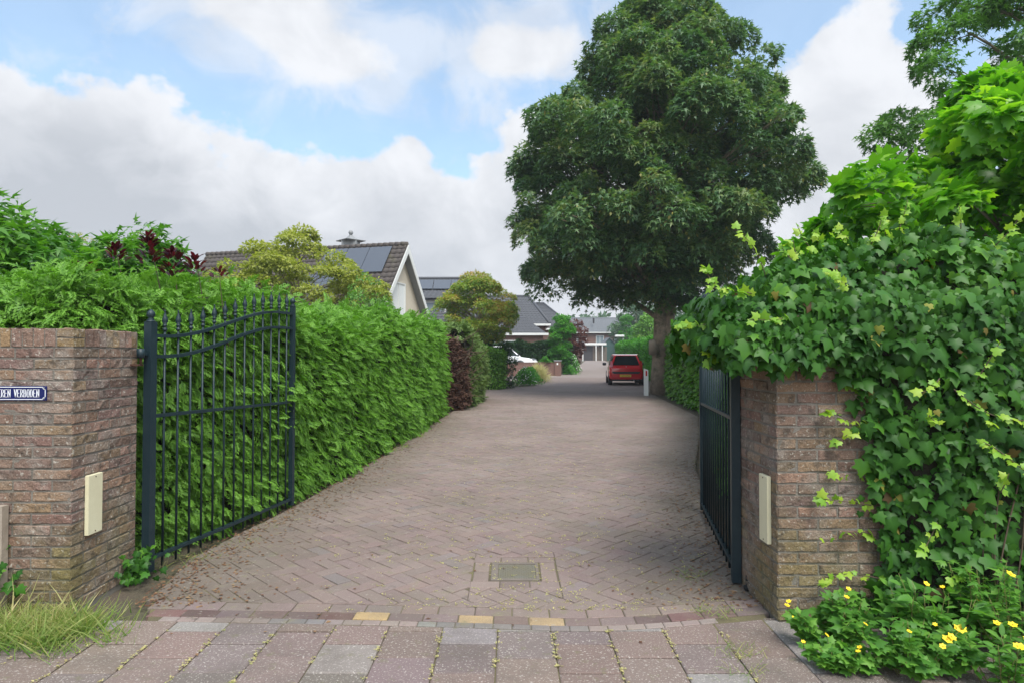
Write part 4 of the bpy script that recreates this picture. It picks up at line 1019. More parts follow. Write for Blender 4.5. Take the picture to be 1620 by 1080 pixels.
def hip_house(label, x, y, wx, wy, ze, zr, inset, wallm, roofm, name='house', rot=0., wave=.015, gut='white_paint', zb=0., group=None, hip=True):
    """rectangular house centred x,y; ridge along x; hipped or gabled ends"""
    r = empty(name, (x, y, zb), label, 'house', group); up = Vector((0, 0, 1)); ca, sa = cos(rot), sin(rot)
    def P(a, b, z): return Vector((x + a * ca - b * sa, y + a * sa + b * ca, z + zb))
    w = MB(); X, Y = wx / 2, wy / 2
    w.prism([P(-X, -Y, -.2), P(X, -Y, -.2), P(X, Y, -.2), P(-X, Y, -.2)], up * (ze + .2))
    if not hip: w.prism([P(-X, -Y, ze), P(-X, Y, ze), P(-X, 0, zr - .15)], P(X, 0, 0) - P(-X, 0, 0))
    w.build('wall', M[wallm], r)
    e = .35; zz = ze - .1; rx = X - (inset if hip else -e); t = MB()
    tiles(t, P(-rx, 0, zr), P(rx, 0, zr), P(X + e, -Y - e, zz), P(-X - e, -Y - e, zz), wave=wave)
    tiles(t, P(rx, 0, zr), P(-rx, 0, zr), P(-X - e, Y + e, zz), P(X + e, Y + e, zz), wave=wave)
    if hip:
        for sg in (1, -1): tiles(t, P(sg * rx, 0, zr), P(sg * rx, .001, zr), P(sg * (X + e), Y + e, zz), P(sg * (X + e), -Y - e, zz), wave=0)
    ro = t.build('roof', M[roofm], r)
    rg = MB(); rg.tube([P(-rx, 0, zr + .05), P(rx, 0, zr + .05)], .12, 8)
    if hip:
        for sx in (1, -1):
            for sy in (1, -1): rg.tube([P(sx * rx, 0, zr + .05), P(sx * (X + e), sy * (Y + e), zz + .05)], .11, 8)
    q = rg.build('ridge_tiles', M[roofm], ro); q.location = (0, 0, 0)
    g = MB()
    for (a, b, c_, d_) in ((-X - e - .08, X + e + .08, -Y - e - .1, -Y - e + .02), (-X - e - .08, X + e + .08, Y + e - .02, Y + e + .1)):
        g.prism([P(a, c_, zz - .16), P(b, c_, zz - .16), P(b, d_, zz - .16), P(a, d_, zz - .16)], up * .16)
        if not hip: g.build('gutter', M[gut], r); g = MB()
    if hip:
        for (a, b) in ((-X - e - .1, -X - e + .02), (X + e - .02, X + e + .1)): g.prism([P(a, -Y - e + .03, zz - .158), P(b, -Y - e + .03, zz - .158), P(b, Y + e - .03, zz - .158), P(a, Y + e - .03, zz - .158)], up * .156)
    if hip: g.build('gutter', M[gut], r)
    return r, P
# house with dormer just right of the cream gable
r2, P2 = hip_house('house with dark slate roof, solar panels and white framed roof dormer', -7.2, 47.5, 9.6, 8, 3.2, 7.1, 1.0, 'red_brick', 'roof_slate')
d = MB(); d.prism([P2(1.0, -2.9, 4.3), P2(2.6, -2.9, 4.3), P2(2.6, -2.9, 5.25), P2(1.0, -2.9, 5.25)], P2(0, 2.2, 0) - P2(0, 0, 0)); dm = d.build('dormer', M['white_paint'], r2)
w_ = window(r2, P2(1.8, -2.905, 4.75), (1, 0, 0), 1.45, .8, (0, -1, 0), mull=0, pane='glass_win')
d = MB(); d.prism([P2(.85, -3.2, 5.25), P2(2.75, -3.2, 5.25), P2(2.75, -3.2, 5.33), P2(.85, -3.2, 5.33)], Vector((0, 2.7, 0))); tiles(d, (P2(.85, -1.4, 6.0)), (P2(2.75, -1.4, 6.0)), (P2(2.85, -3.3, 5.36)), (P2(.75, -3.3, 5.36)), wave=.01); d.build('dormer_roof', M['roof_slate'], r2)
for i in range(4):
    n1 = Vector((0, -3.9, 4.35)).normalized(); sl = Vector((0, -4.35, -4.0)).normalized()
    pn = MB(); pn.obox(P2(-1.2 + i * 1.3, 0, 7.1) + sl * .35 + Vector((0, -.69, .73)) * .14, (1.25, 0, 0), sl * 1.1, Vector((0, -.69, .73)) * .04); pn.build('solar_panel', M['solar'], r2)
r3, P3 = hip_house('red brick house with hipped dark tiled roof and white gutter', -1.4, 54, 8, 8, 3.95, 6.35, 1.2, 'red_brick', 'roof_slate')
e3 = MB(); e3.box(-1.6, 2.3, 46.9, 50, 0, 2.9); ex = e3.build('side_wing', M['red_brick'], r3)
e3 = MB(); tiles(e3, (-.2, 50., 4.4), (.9, 50., 4.4), (2.6, 46.8, 2.95), (-1.8, 46.8, 2.95), wave=.012); q = e3.build('wing_roof', M['roof_slate'], r3)
e3 = MB(); e3.box(-1.9, 2.7, 46.65, 46.79, 2.85, 3.02); e3.build('wing_gutter', M['white_paint'], r3)
window(r3, (-.5, 46.89, 1.9), (1, 0, 0), 1.6, 1.2, (0, -1, 0))
hip_house('farther house with small dark hipped roof behind the red brick one', 3.0, 68, 6, 7, 4.0, 6.7, 2.6, 'red_brick', 'roof_slate', zb=.2)
# far terrace with grey roof
r5, P5 = hip_house('far terrace house with pale grey roof and brown brick upper storey', 13.0, 108, 13, 9, 4.6, 7.0, 0, 'red_brick', 'roof_grey', zb=.6, hip=False)
for a_, w1, h1, mu in ((-4.6, 1.3, 1.5, 0), (-1.6, 1.6, .9, 0), (1.4, 1.3, 1.3, 1), (4.4, 1.3, 1.3, 1)):
    window(r5, P5(a_, -4.51, 3.3), (1, 0, 0), w1, h1, (0, -1, 0), mull=mu)
vb = MB(); vb.box(13.4, 13.65, 104.6, 104.9, 6.6, 7.5); vb.build('vent', M['trim_black'], r5)
fc = MB(); fc.prism([P5(-5.6, -4.52, 2.3), P5(3.5, -4.52, 2.3), P5(3.5, -4.52, 2.75), P5(-5.6, -4.52, 2.75)], (0, -.1, 0)); fc.build('cladding', M['grey_paint'], r5)
# carport at the end of the lane
def carport():
    y = 91; z = .58; r = empty('carport', (12, y, z), 'white edged carport with dark doors at the end of the lane', 'carport')
    f = MB(); f.box(10.1, 13.6, y, y + 5, z + 2.25, z + 2.55); f.build('canopy', M['white_paint'], r)
    for x in (10.15, 12.05, 12.95):
        p = MB(); p.box(x, x + .13, y + .05, y + .18, z - .1, z + 2.248); p.build('post', M['white_paint'], r)
    d_ = MB(); d_.box(10.3, 11.7, y + .6, y + .7, z, z + 2.1); d_.build('garage_door', M['dark_boards'], r)
    b = MB()
    for k in range(12): b.box(11.72 + k * .17, 11.87 + k * .17, y + .62, y + .66, z, z + 2.0)
    b.build('board_fence', M['fence_boards'], r)
carport()
def shed(label, x0, x1, y0, y1, ze, zr, zb, m, rm='roof_grey'):
    r = empty('shed', ((x0 + x1) / 2, y0, zb), label, 'shed'); xm = (x0 + x1) / 2
    w = MB(); w.prism([(x0, y0, zb - .1), (x1, y0, zb - .1), (x1, y0, zb + ze), (xm, y0, zb + zr), (x0, y0, zb + ze)], (0, y1 - y0, 0)); w.build('wall', M[m], r)
    t = MB()
    for a, b in ((x0 - .25, xm), (x1 + .25, xm)):
        za = zb + ze - .25 * (zr - ze) / (xm - x0); t.prism([(a, y0 - .2, za), (b, y0 - .2, zb + zr + .02), (b, y0 - .2, zb + zr + .1), (a, y0 - .2, za + .08)], (0, y1 - y0 + .4, 0))
    t.build('roof', M[rm], r)
shed('dark green wooden shed with pointed gable behind the carport', 13.4, 15.4, 93.5, 97, 2.3, 3.3, .6, 'green_boards')
shed('low building with pale grey roof behind the ivy hedge', 5.7, 10.5, 16.5, 21, 2.0, 3.15, 0, 'fence_boards')

# low brick garden wall with pillar, and the far one
def low_wall(label, pts, h, zb=0., pil=True, th=.22):
    r = empty('garden_wall', (pts[0][0], pts[0][1], zb), label, 'garden wall'); w = MB(); c = MB()
    for (a, b) in zip(pts, pts[1:]):
        A, B = Vector((*a, 0)), Vector((*b, 0)); d_ = (B - A).normalized(); n = Vector((-d_.y, d_.x, 0)) * th
        w.obox(A + Vector((0, 0, zb - .2)), B - A, n, (0, 0, h + .2)); c.obox(A - n * .1 + Vector((0, 0, zb + h)), B - A, n * 1.2, (0, 0, .06))
    w.build('brickwork', M['red_brick'], r); c.build('coping', M['red_brick'], r)
    if pil:
        x, y = pts[-1]; p = MB(); p.box(x - .02, x + .42, y - .1, y + .35, zb - .2, zb + h + .12); q = p.build('pillar', M['red_brick'], r)
        p = MB(); p.box(x - .06, x + .46, y - .14, y + .39, zb + h + .12, zb + h + .19); k = p.build('pillar_cap', M['grey_paint'], q); k.location = (0, 0, 0)
        p = MB(); p.box(x + .12, x + .22, y - .115, y - .1, zb + h - .12, zb + h + .02); k = p.build('number_plate', M['white_paint'], q); k.location = (0, 0, 0)
    return r
low_wall('low brown brick wall in front of the white car', [(-3.5, 40.5), (.8, 41.2), (2.85, 42.2)], .86, .02)
low_wall('low brick wall ending by the planting further up the lane', [(1.0, 50), (4.6, 50.4)], .95, .1)

# ------------------------------------------------------------------ cars
def car(label, loc, rz, paint, Lc, Wc, Hc, wb, rear=True, group=None):
    """local frame: +y forward, origin at the rear centre on the ground"""
    r = empty('parked_car', loc, label, 'car', group); r.rotation_euler = (0, 0, rz)
    def B(mb, nm, m, par=None): return mb.build(nm, m, par or r, world=False)
    hw = Wc / 2
    # stations: y, bottom z, shoulder z, top z of the lower body, half width factor
    st = [(0.0, .34, .60, .80, .86), (.07, .26, .62, .90, .95), (.25, .24, .64, .95, 1.), (.8, .22, .62, .93, 1.), (Lc * .5, .22, .60, .90, 1.), (Lc * .70, .22, .58, .87, 1.), (Lc * .86, .24, .55, .78, .97), (Lc * .96, .26, .48, .66, .88), (Lc, .32, .44, .56, .74)]
    sec = []
    for y, zb_, zs_, zt, k in st:
        w = hw * k
        half = [(w * .80, zb_), (w * .95, zb_ + .06), (w, zb_ + .18), (w * .995, zs_), (w * .955, zt - .05), (w * .88, zt)]
        sec.append([(x_, y, z_) for x_, z_ in half] + [(-x_, y, z_) for x_, z_ in reversed(half)])
    n = len(sec[0]); mb = MB(); vs = [p for s_ in sec for p in s_]
    fs = [(i * n + k, i * n + (k + 1) % n, (i + 1) * n + (k + 1) % n, (i + 1) * n + k) for i in range(len(sec) - 1) for k in range(n)]
    fs += [tuple(range(n))[::-1], tuple(range(len(vs) - n, len(vs)))]
    mb.add(vs, fs, 0, None, True)
    # cabin: stations y, z, half width base/top
    c0, c1, c2, c3 = .08, .42, Lc * .54, Lc * .735
    zb_ = .90
    def ring(y, z, w): return [(w, y, z), (w * .5, y - .0, z + .0), (-w * .5, y, z), (-w, y, z)]
    base = [(hw * .89, c0), (hw * .93, .8), (hw * .92, Lc * .5), (hw * .86, c3)]
    roof = [(hw * .64, c1), (hw * .75, .95), (hw * .74, Lc * .42), (hw * .68, c2)]
    vs = []; zz = [.90, .92, .90, .87]; zr = [Hc - .05, Hc - .005, Hc - .01, Hc - .06]
    for (w, y), z in zip(base, zz): vs += [(w, y, z), (-w, y, z)]
    for (w, y), z in zip(roof, zr): vs += [(w, y, z), (-w, y, z)]
    fs = []
    for i in range(3):
        for s_ in (0, 1):
            f = (i * 2 + s_, i * 2 + 2 + s_, 8 + i * 2 + 2 + s_, 8 + i * 2 + s_); fs.append(f if s_ == 0 else f[::-1])
        fs.append((8 + i * 2, 8 + i * 2 + 2, 8 + i * 2 + 3, 8 + i * 2 + 1))
    fs += [(0, 8, 9, 1), (6, 7, 15, 14)]
    mb.add(vs, fs, 0, None, False)
    body = B(mb, 'body', paint); bv = body.modifiers.new('round', 'BEVEL'); bv.width = .075; bv.segments = 3; bv.limit_method = 'ANGLE'; bv.angle_limit = R(22)
    V = [Vector(v) for v in vs]
    def inset_quad(ids, sx0, sx1, sz0, sz1, off, nm, th=.012, m='car_glass'):
        a, b, c_, d_ = (V[i] for i in ids)               # a,b bottom; c,d top
        def at(s_, t): return a.lerp(b, s_).lerp(d_.lerp(c_, s_), t)
        q = [at(sx0, sz0), at(sx1, sz0), at(sx1 - .0, sz1), at(sx0, sz1)]; nn = (q[1] - q[0]).cross(q[3] - q[0]).normalized() * off
        g = MB(); g.prism([p + nn * .3 for p in q], nn); return B(g, nm, M[m])
    inset_quad((1, 0, 8, 9), .07, .93, .08, .90, .03, 'rear_window')
    inset_quad((6, 7, 15, 14), .06, .94, .06, .92, .03, 'windscreen')
    for s_, ids in ((0, (0, 2, 10, 8)), (1, (3, 1, 9, 11))): inset_quad(ids, .30 if s_ == 0 else .06, .94 if s_ == 0 else .70, .1, .86, .02, 'side_window')
    for s_, ids in ((0, (2, 4, 12, 10)), (1, (5, 3, 11, 13))): inset_quad(ids, .03, .97, .08, .88, .02, 'side_window')
    for s_, ids in ((0, (4, 6, 14, 12)), (1, (7, 5, 13, 15))): inset_quad(ids, .03 if s_ == 0 else .15, .85 if s_ == 0 else .97, .08, .86, .02, 'side_window')
    wr = .285
    for y in (.52, .52 + wb):
        for s_ in (1, -1):
            x = s_ * (hw - .09); w = MB(); pf = [(wr * .66, -.09), (wr * .93, -.09), (wr, -.06), (wr, .06), (wr * .93, .09), (wr * .66, .09)]
            w.lathe((0, 0, 0), pf, 24); w.v = [(x + v[2], y + v[0], wr + v[1]) for v in w.v]; wh = B(w, 'wheel', M['rubber'])
            w = MB(); w.lathe((0, 0, 0), [(wr * .65, -.05), (wr * .62, .06), (wr * .2, .075), (.02, .075)], 20); w.v = [(x + v[2] * s_ + s_ * .02, y + v[0], wr + v[1]) for v in w.v]; q = B(w, 'rim', M['alloy'], wh)
            a = MB(); a.lathe((0, 0, 0), [(wr + .05, -.01), (wr + .05, .012)], 24); a.v = [(s_ * (hw * .985) + v[2] * s_, y + v[0], wr + .01 + v[1]) for v in a.v]; B(a, 'wheel_arch', M['trim_black'])
    for s_ in (1, -1):
        l = MB(); l.obox((s_ * hw * .80 - .05, .20, .90), (.10, 0, 0), (s_ * -.0, .10, 0), (0, 0, .01)); l = MB()
        q = [Vector((s_ * hw * .74, .03, .86)), Vector((s_ * hw * .93, .09, .84)), Vector((s_ * hw * .90, .24, 1.10)), Vector((s_ * hw * .80, .22, 1.16))]
        l.prism(q, (0, -.05, .01)); B(l, 'tail_light', M['lamp_red'])
        h = MB(); h.prism([(s_ * hw * .55, Lc - .10, .62), (s_ * hw * .92, Lc - .30, .64), (s_ * hw * .92, Lc - .42, .76), (s_ * hw * .60, Lc - .22, .72)], (0, .06, .02)); B(h, 'headlight', M['alloy'])
        mr = MB(); mr.box(s_ * (hw + .02) if s_ > 0 else s_ * (hw + .20), s_ * (hw + .20) if s_ > 0 else s_ * (hw + .02), c3 - .28, c3 - .16, .90, 1.04, bev=.02); B(mr, 'side_mirror', M['trim_black'])
    if rear:
        b = MB(); b.prism([(-hw * .80, -.02, .60), (-hw * .70, -.025, .545), (hw * .70, -.025, .545), (hw * .80, -.02, .60), (hw * .78, -.01, .645), (-hw * .78, -.01, .645)], (0, .03, 0)); B(b, 'bumper_strip', M['trim_black'])
        b = MB(); b.box(-.30, .22, -.030, -.008, .40, .505, bev=.004); pl = B(b, 'number_plate', M['plate_yellow'])
        g = MB()
        for x_ in (-.20, -.145, -.075, -.02, .035, .10, .155): g.box(x_ - .004, x_ + .004, -.0325, -.0305, .42, .485); g.box(x_ + .006, x_ + .026, -.0325, -.0305, .475 if int(x_ * 1000) % 2 else .42, .485 if int(x_ * 1000) % 2 else .43)
        B(g, 'plate_characters', M['plate_ink'], pl)
        b = MB(); b.box(-.40, .30, .10, .13, .255, .285); B(b, 'tow_bar', M['alloy'])
        b = MB(); b.tube([(.35, .0, .24), (.35, .25, .24)], .025, 10); B(b, 'exhaust', M['alloy'])
        b = MB(); b.box(-hw * .8, hw * .8, .05, Lc - .4, .20, .30); B(b, 'underbody', M['trim_black'])
        wp = MB(); wp.tube([(.0, .11, .93), (.24, .145, .98)], .009, 6); B(wp, 'wiper', M['trim_black'])
        b = MB(); b.lathe((0, 0, 0), [(.035, 0), (.03, .01)], 16); b.v = [(v[0], .055 - v[2], .86 + v[1]) for v in b.v]; B(b, 'emblem', M['alloy'])
    return r
car('small red hatchback parked beside the big tree', (5.35, 29.6, 0), R(-6), M['car_red'], 3.43, 1.63, 1.465, 2.34)
car('white car behind the low brick wall', (-2.55, 45.2, .42), R(-90), M['car_white'], 4.35, 1.76, 1.62, 2.6, rear=False)

# ------------------------------------------------------------------ marker post, lamp, topiary
r = empty('marker_post', (4.70, 22.2, 0), 'white roadside post with a red reflector at the foot of the big tree', 'marker post')
m = MB(); m.prism([(4.63, 22.14, 0), (4.77, 22.14, 0), (4.77, 22.14, .90), (4.63, 22.14, .95)], (0, .1, 0)); m.build('post', M['white_paint'], r)
m = MB(); m.box(4.675, 4.725, 22.125, 22.139, .69, .87); m.build('reflector', M['lamp_red'], r)
r = empty('street_lamp', (10.2, 62, .25), 'slim street lamp with a flat white head above the far hedge', 'street lamp')
m = MB(); m.tube([(10.9, 62, .2), (10.9, 62, 3.2)], .05, 8); m.build('pole', M['grey_paint'], r)
m = MB(); m.box(10.1, 11.0, 61.85, 62.15, 3.15, 3.35, bev=.04); m.build('lamp_head', M['white_paint'], r)
tree('clipped topiary shrub with two tiers beside the far hedge', 13.6, 75, [(1.5, .7, .7), (2.6, 1.1, 1.1), (3.6, 1.2, 1.2), (4.1, .5, .5), (5.2, .9, .9), (6., .3, .3)], (.1, 5), 50, .4, 5200, T_LITE, 'bright_leaf', .2, limbs=6, rmin=.5, name='topiary', cat='topiary', zb=.3)
# trees far off, each one of its own
FT = [(18.6, 95, 9.5, 4.6, 'far_leaf'), (22.5, 100, 10.5, 5.2, 'far_leaf'), (28.5, 98, 9.5, 5.0, 'far_leaf'), (17, 78, 6.0, 2.6, 'ivy_hedge'), (34.5, 104, 11, 5.5, 'far_leaf'), (13.0, 60, 4.6, 2.0, 'ivy_hedge')]
LBL = ['green tree behind the topiary beyond the hedge', 'taller green tree seen under the maple crown beside its trunk', 'green tree right of the maple trunk in the distance', 'smaller bushy tree just behind the parked red car hedge', 'farthest right green tree peeping over the ivy', 'low bushy tree behind the bright clipped hedge']
for (x, y, h, w, mm), lb in zip(FT, LBL):
    tree(lb, x, y, [(1.0, w * .6, w * .6), (h * .35, w, w), (h * .65, w * .85, w * .9), (h * .88, w * .5, w * .45), (h, w * .15, w * .15)], (.25, h * .8), 60, w * .3, 6500, T_LITE, mm, .42 if y > 70 else .25, limbs=6, rmin=.3, name='distant_tree', group='trees beyond the far gardens', zb=.4)
def woods():
    n = 46000; a = rng.uniform(-.62, .66, n); dist = 150 + rng.random(n) * 30
    cx = np.floor(a * 38); hh = 10.5 + 3.8 * vnoise(np.stack([a * 9, a * 0, a * 0 + 3], 1), 1, 2, 3)
    hh = np.where((a > -.05) & (a < .25), hh + 1.2, hh)
    lob = .55 + .45 * np.sin((a * 38 % 1) * pi)
    z = hh * (.72 + .28 * lob) * (rng.random(n) ** .6)
    P = np.stack([np.sin(a) * dist, np.cos(a) * dist, z + .5], 1)
    D = rv(n) + np.array([0, 0, -.3])
    o = leaves('woods', T_LITE, P, D, rv(n) + np.array([0, -.6, .6]), 1.15 * rng.uniform(.6, 1.4, n), M['far_leaf']); tag(o, 'distant wooded skyline closing the view beyond the houses', 'woods', kind='stuff')
woods()
# ------------------------------------------------------------------ ivy over the right wall
def ivy_wall():
    r = empty('ivy', (1.6, 3.4, 0), 'thick dark green ivy heaped over the right gatepost wall', 'ivy')
    def topz(x): return np.interp(x, [1.05, 1.15, 1.45, 1.9, 2.5, 3.5, 7], [1.64, 1.74, 1.93, 2.07, 2.13, 2.10, 2.15])
    def leftedge(z): return np.interp(z, [-.1, .15, .35, .6, .8, 1.0, 1.2, 1.35, 1.45, 1.52], [1.66, 1.90, 2.0, 1.93, 1.90, 1.88, 1.86, 1.80, 1.76, 1.45])
    # front curtain on the wall
    n = 11500; z = rng.random(n) * 1.75 - .02; x = 1.3 + rng.random(n) * 3.6
    k = (x > leftedge(z) + rng.normal(size=n) * .035) & (rng.random(n) < np.clip(1.25 - (x - 2) * .28, .2, 1)); x, z = x[k], z[k]; n = len(x)
    ed = np.clip((x - leftedge(z)) / .35, 0, 1)
    bul = .05 + .20 * ed * (.6 + .4 * vnoise(np.stack([x, z * 0, z], 1), 2.2, 4, 2)) * np.interp(z, [0, .3, 1.4, 1.75], [.5, .8, 1., 1.25])
    y = 3.395 - bul + rng.random(n) * .10 * (.3 + ed); P1 = np.stack([x, y, z], 1)
    N1 = np.tile(np.array([[-.05, -1., .35]]), (n, 1))
    # the heap over the top: rounded section swept along x
    m_ = 12500; x = 1.02 + rng.random(m_) ** 1.15 * 5.0; th = rng.random(m_) * pi * 1.02
    rz_ = topz(x) - 1.47; endt = np.clip((x - 1.02) / .35, 0, 1) ** .5; ry = .50 * (.45 + .55 * endt)
    lift = vnoise(np.stack([x * 1.3, th, x * 0], 1), 1.6, 6, 2) * .10
    yc = 3.80; P2_ = np.stack([x, yc - np.cos(th) * (ry + lift) * 1.0, 1.47 + np.sin(th) * (rz_ + lift)], 1)
    N2 = np.stack([np.where(x < 1.4, -.8, -.05), -np.cos(th), np.sin(th) + .15], 1)
    P2_ = P2_ - nrm(N2) * (rng.random(m_) ** 1.5 * .13)[:, None]
    # fringe hanging over the brick top and round the pillar end
    f = 950; x = 1.10 + rng.random(f) * .8; z = 1.56 - rng.random(f) ** 1.3 * .20 * np.clip(.5 + .6 * np.sin(x * 17) ** 2, .3, 1.); P3_ = np.stack([x, 3.36 - rng.random(f) * .10, z], 1); N3 = np.tile(np.array([[-.1, -1, .45]]), (f, 1))
    g = 800; y = 3.36 + rng.random(g) * .75; z = 1.74 - rng.random(g) * .34; P4 = np.stack([1.18 - rng.random(g) * .12 + .12 * (y - 3.36), y, z], 1); N4 = np.tile(np.array([[-1, -.3, .5]]), (g, 1))
    P = np.concatenate([P1, P2_, P3_, P4]); N_ = nrm(np.concatenate([N1, N2, N3, N4])); n = len(P)
    P = P + rng.normal(size=(n, 3)) * .02
    D = nrm(np.array([0, 0, -1.]) + rv(n) * .6 + N_ * .25); NN = N_ + rv(n) * .62
    sc = rng.choice([.034, .050, .068, .090], n, p=[.26, .32, .27, .15]) * rng.uniform(.85, 1.15, n)
    leaf_tone = np.clip(rng.normal(.38, .17, n) + .35 * (P[:, 2] > 1.75) * rng.random(n), 0, 1)  # top of the heap lighter than the front, light put into leaf colour
    leaves('foliage', T_IVY, P, D, NN, sc, M['ivy_leaf'], r, leaf_tone)
    # young pale shoots: small leaves along trailing vines
    vb = MB(); YP = []; YD = []
    def shoot(p0, p1, k=9, w=.12):
        pts = bent(p0, p1, 7, w); vb.tube(pts, [.003 - .0002 * i for i in range(8)], 5)
        for i in range(k):
            t = (i + .4) / k * 7; j = min(6, int(t)); p = pts[j].lerp(pts[j + 1], t - j); YP.append(p + Vector(rv(1)[0]) * .012); YD.append(Vector(rv(1)[0]) * .7 + (Vector(p1) - Vector(p0)).normalized() * .4)
    for a_, b_ in (((1.95, 3.36, 1.10), (1.70, 3.35, .95)), ((1.92, 3.37, .78), (1.66, 3.36, .80)), ((1.93, 3.37, .62), (1.62, 3.36, .66)), ((1.95, 3.36, .42), (1.62, 3.36, .42)), ((1.93, 3.37, 1.2), (1.74, 3.35, 1.28)), ((1.9, 3.37, 1.02), (1.66, 3.36, 1.12)), ((1.95, 3.36, .24), (1.60, 3.34, .20))):
        shoot(a_, b_, 11, .3)
    for a_, b_ in (((1.12, 3.5, 1.60), (.92, 3.55, 1.585)), ((1.45, 3.6, 1.86), (1.30, 3.7, 2.16)), ((1.2, 3.6, 1.78), (1.08, 3.6, 1.93)), ((2.25, 3.7, 2.1), (2.36, 3.75, 2.34)), ((2.05, 3.6, 2.05), (2.12, 3.6, 2.22)), ((1.5, 3.3, 1.62), (1.22, 3.25, 1.60)),
                    ((2.2, 3.15, 1.25), (2.6, 3.1, 1.1)), ((2.3, 3.12, 1.0), (2.55, 3.08, .8)), ((1.3, 3.42, 1.75), (1.05, 3.4, 1.78)), ((1.75, 3.3, 1.78), (1.6, 3.22, 1.86)), ((1.08, 3.5, 1.5), (1.08, 3.45, 1.36)), ((2.6, 3.4, 2.0), (2.7, 3.35, 2.15))):
        shoot(a_, b_, 13, .12)
    for k in range(9):
        x_ = random.uniform(1.3, 3.6); z_ = float(topz(x_)) - .02; p = Vector((x_, random.uniform(3.4, 3.9), z_)); shoot(p, p + Vector((random.gauss(0, .08), random.gauss(0, .05), random.uniform(.08, .2))), 7)
    for k in range(13):
        x_ = random.uniform(2.0, 3.0); z_ = random.uniform(.3, 1.5); p = Vector((x_, 3.14, z_)); shoot(p, p + Vector((random.gauss(0, .12), -.03, random.gauss(0, .1))), 6)
    YP = np.array([tuple(p) for p in YP]); YD = np.array([tuple(p) for p in YD]); k = len(YP)
    leaves('young_leaves', T_IVY, YP, YD + np.array([0, -.2, 0]), np.tile([[-.2, -1., .9]], (k, 1)) + rv(k) * .3, .042 * rng.uniform(.6, 1.3, k), M['ivy_young'], r)
    for k in range(14):
        p = Vector((random.uniform(2.2, 3.2), 3.22, random.uniform(0, .4))); q = Vector((p.x + random.uniform(0, .4), 3.3, p.z + random.uniform(.5, 1.3))); vb.tube(bent(p, q, 8, .06), .004, 5)
    k = 260; j = rng.choice(len(P), k); leaves('old_leaves', T_IVY, P[j] + N_[j] * .012, D[j], NN[j], .06 * rng.uniform(.5, 1.2, k), M['litter_yellow'], r)
    vb.build('vines', M['twig'], r)
    # solid core under the leaves, deep shade painted into its dark colour
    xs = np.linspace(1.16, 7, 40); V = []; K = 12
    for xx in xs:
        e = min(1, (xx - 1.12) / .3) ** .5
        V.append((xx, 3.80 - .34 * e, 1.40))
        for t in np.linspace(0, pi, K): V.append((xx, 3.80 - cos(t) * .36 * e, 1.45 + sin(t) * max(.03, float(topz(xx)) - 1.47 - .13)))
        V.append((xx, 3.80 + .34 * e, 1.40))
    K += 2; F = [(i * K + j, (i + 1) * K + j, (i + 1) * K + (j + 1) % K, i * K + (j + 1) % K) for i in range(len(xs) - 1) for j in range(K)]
    npmesh('branches', V, F, M['shaded_core'], r)
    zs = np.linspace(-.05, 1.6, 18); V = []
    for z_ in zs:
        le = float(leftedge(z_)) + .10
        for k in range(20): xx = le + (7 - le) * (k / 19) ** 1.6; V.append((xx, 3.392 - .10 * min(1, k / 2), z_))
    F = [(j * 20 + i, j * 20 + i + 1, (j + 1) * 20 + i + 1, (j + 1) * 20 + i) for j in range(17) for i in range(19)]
    npmesh('branches', V, F, M['shaded_core'], r)  # thin sheet painted dark as shade behind the front leaves
ivy_wall()

def small_ivy(label, x, y, n, rx, rz, zc, sc):
    P = np.stack([x + rng.normal(size=n) * rx, y + rng.normal(size=n) * .05, np.abs(zc + rng.normal(size=n) * rz)], 1)
    o = leaves('small_ivy', T_IVY, P, nrm(rv(n) * .6 + np.array([0, -.3, -.7])), rv(n) * .5 + np.array([.1, -1, .6]), sc * rng.uniform(.6, 1.2, n), M['ivy_leaf']); tag(o, label, 'ivy plant')
small_ivy('ivy plant growing by the wooden board at the sign wall', -2.93, 3.38, 420, .12, .15, .18, .055)
small_ivy('little ivy sprouting between the left gatepost and the gate', -2.37, 4.0, 110, .06, .06, .07, .045)

# ------------------------------------------------------------------ grass, weeds, flowers, litter
def blade(k=3):
    V = []; T = []
    for i in range(k + 1):
        t = i / k; w = .016 * (1 - t ** 1.5) + .001; V += [(-w, t * (1 - .12 * t), -.30 * t * t), (w, t * (1 - .12 * t), -.30 * t * t)]; T += [t * .45, t * .45]
    F = []
    for i in range(k): F += [(2 * i, 2 * i + 1, 2 * i + 3), (2 * i, 2 * i + 3, 2 * i + 2)]
    return np.array(V), np.array(F), np.array(T)
T_BLADE = blade()
def tuft_pts(cx, cy, r_, n): return np.stack([cx + rng.normal(size=n) * r_, cy + rng.normal(size=n) * r_ * .8, np.zeros(n)], 1)
def grass(label, spots, h, mname, lean=.7, name='grass', thin=1.):
    Ps = []; Sc = []
    for (cx, cy, r_, n, hs) in spots: Ps.append(tuft_pts(cx, cy, r_, n)); Sc.append(np.full(n, hs))
    P = np.concatenate(Ps); Sc = np.concatenate(Sc); n = len(P); D = nrm(rv(n) * lean * np.array([1, 1, .2]) + np.array([0, 0, 1.])); 
    o = leaves(name, T_BLADE, P, D, rv(n) * .6 + D * 0 + np.array([0, 0, .4]), h * Sc * rng.uniform(.4, 1.2, n), M[mname]); return tag(o, label, 'grass', kind='stuff')
sp = []
for k in range(60):
    t = rng.random(); sp.append((-3.1 + t * 1.0 + rng.normal() * .05, 3.28 - .10 * (1 - t) + rng.normal() * .10, .06, 60, .8 + .6 * rng.random()))
for k in range(26): sp.append((rng.uniform(-3.4, -2.35), rng.uniform(2.95, 3.4), .06, 45, .6 + .5 * rng.random()))
grass('tufts of half dry grass at the foot of the sign wall', sp, .15, 'grass_blade', 1.1)
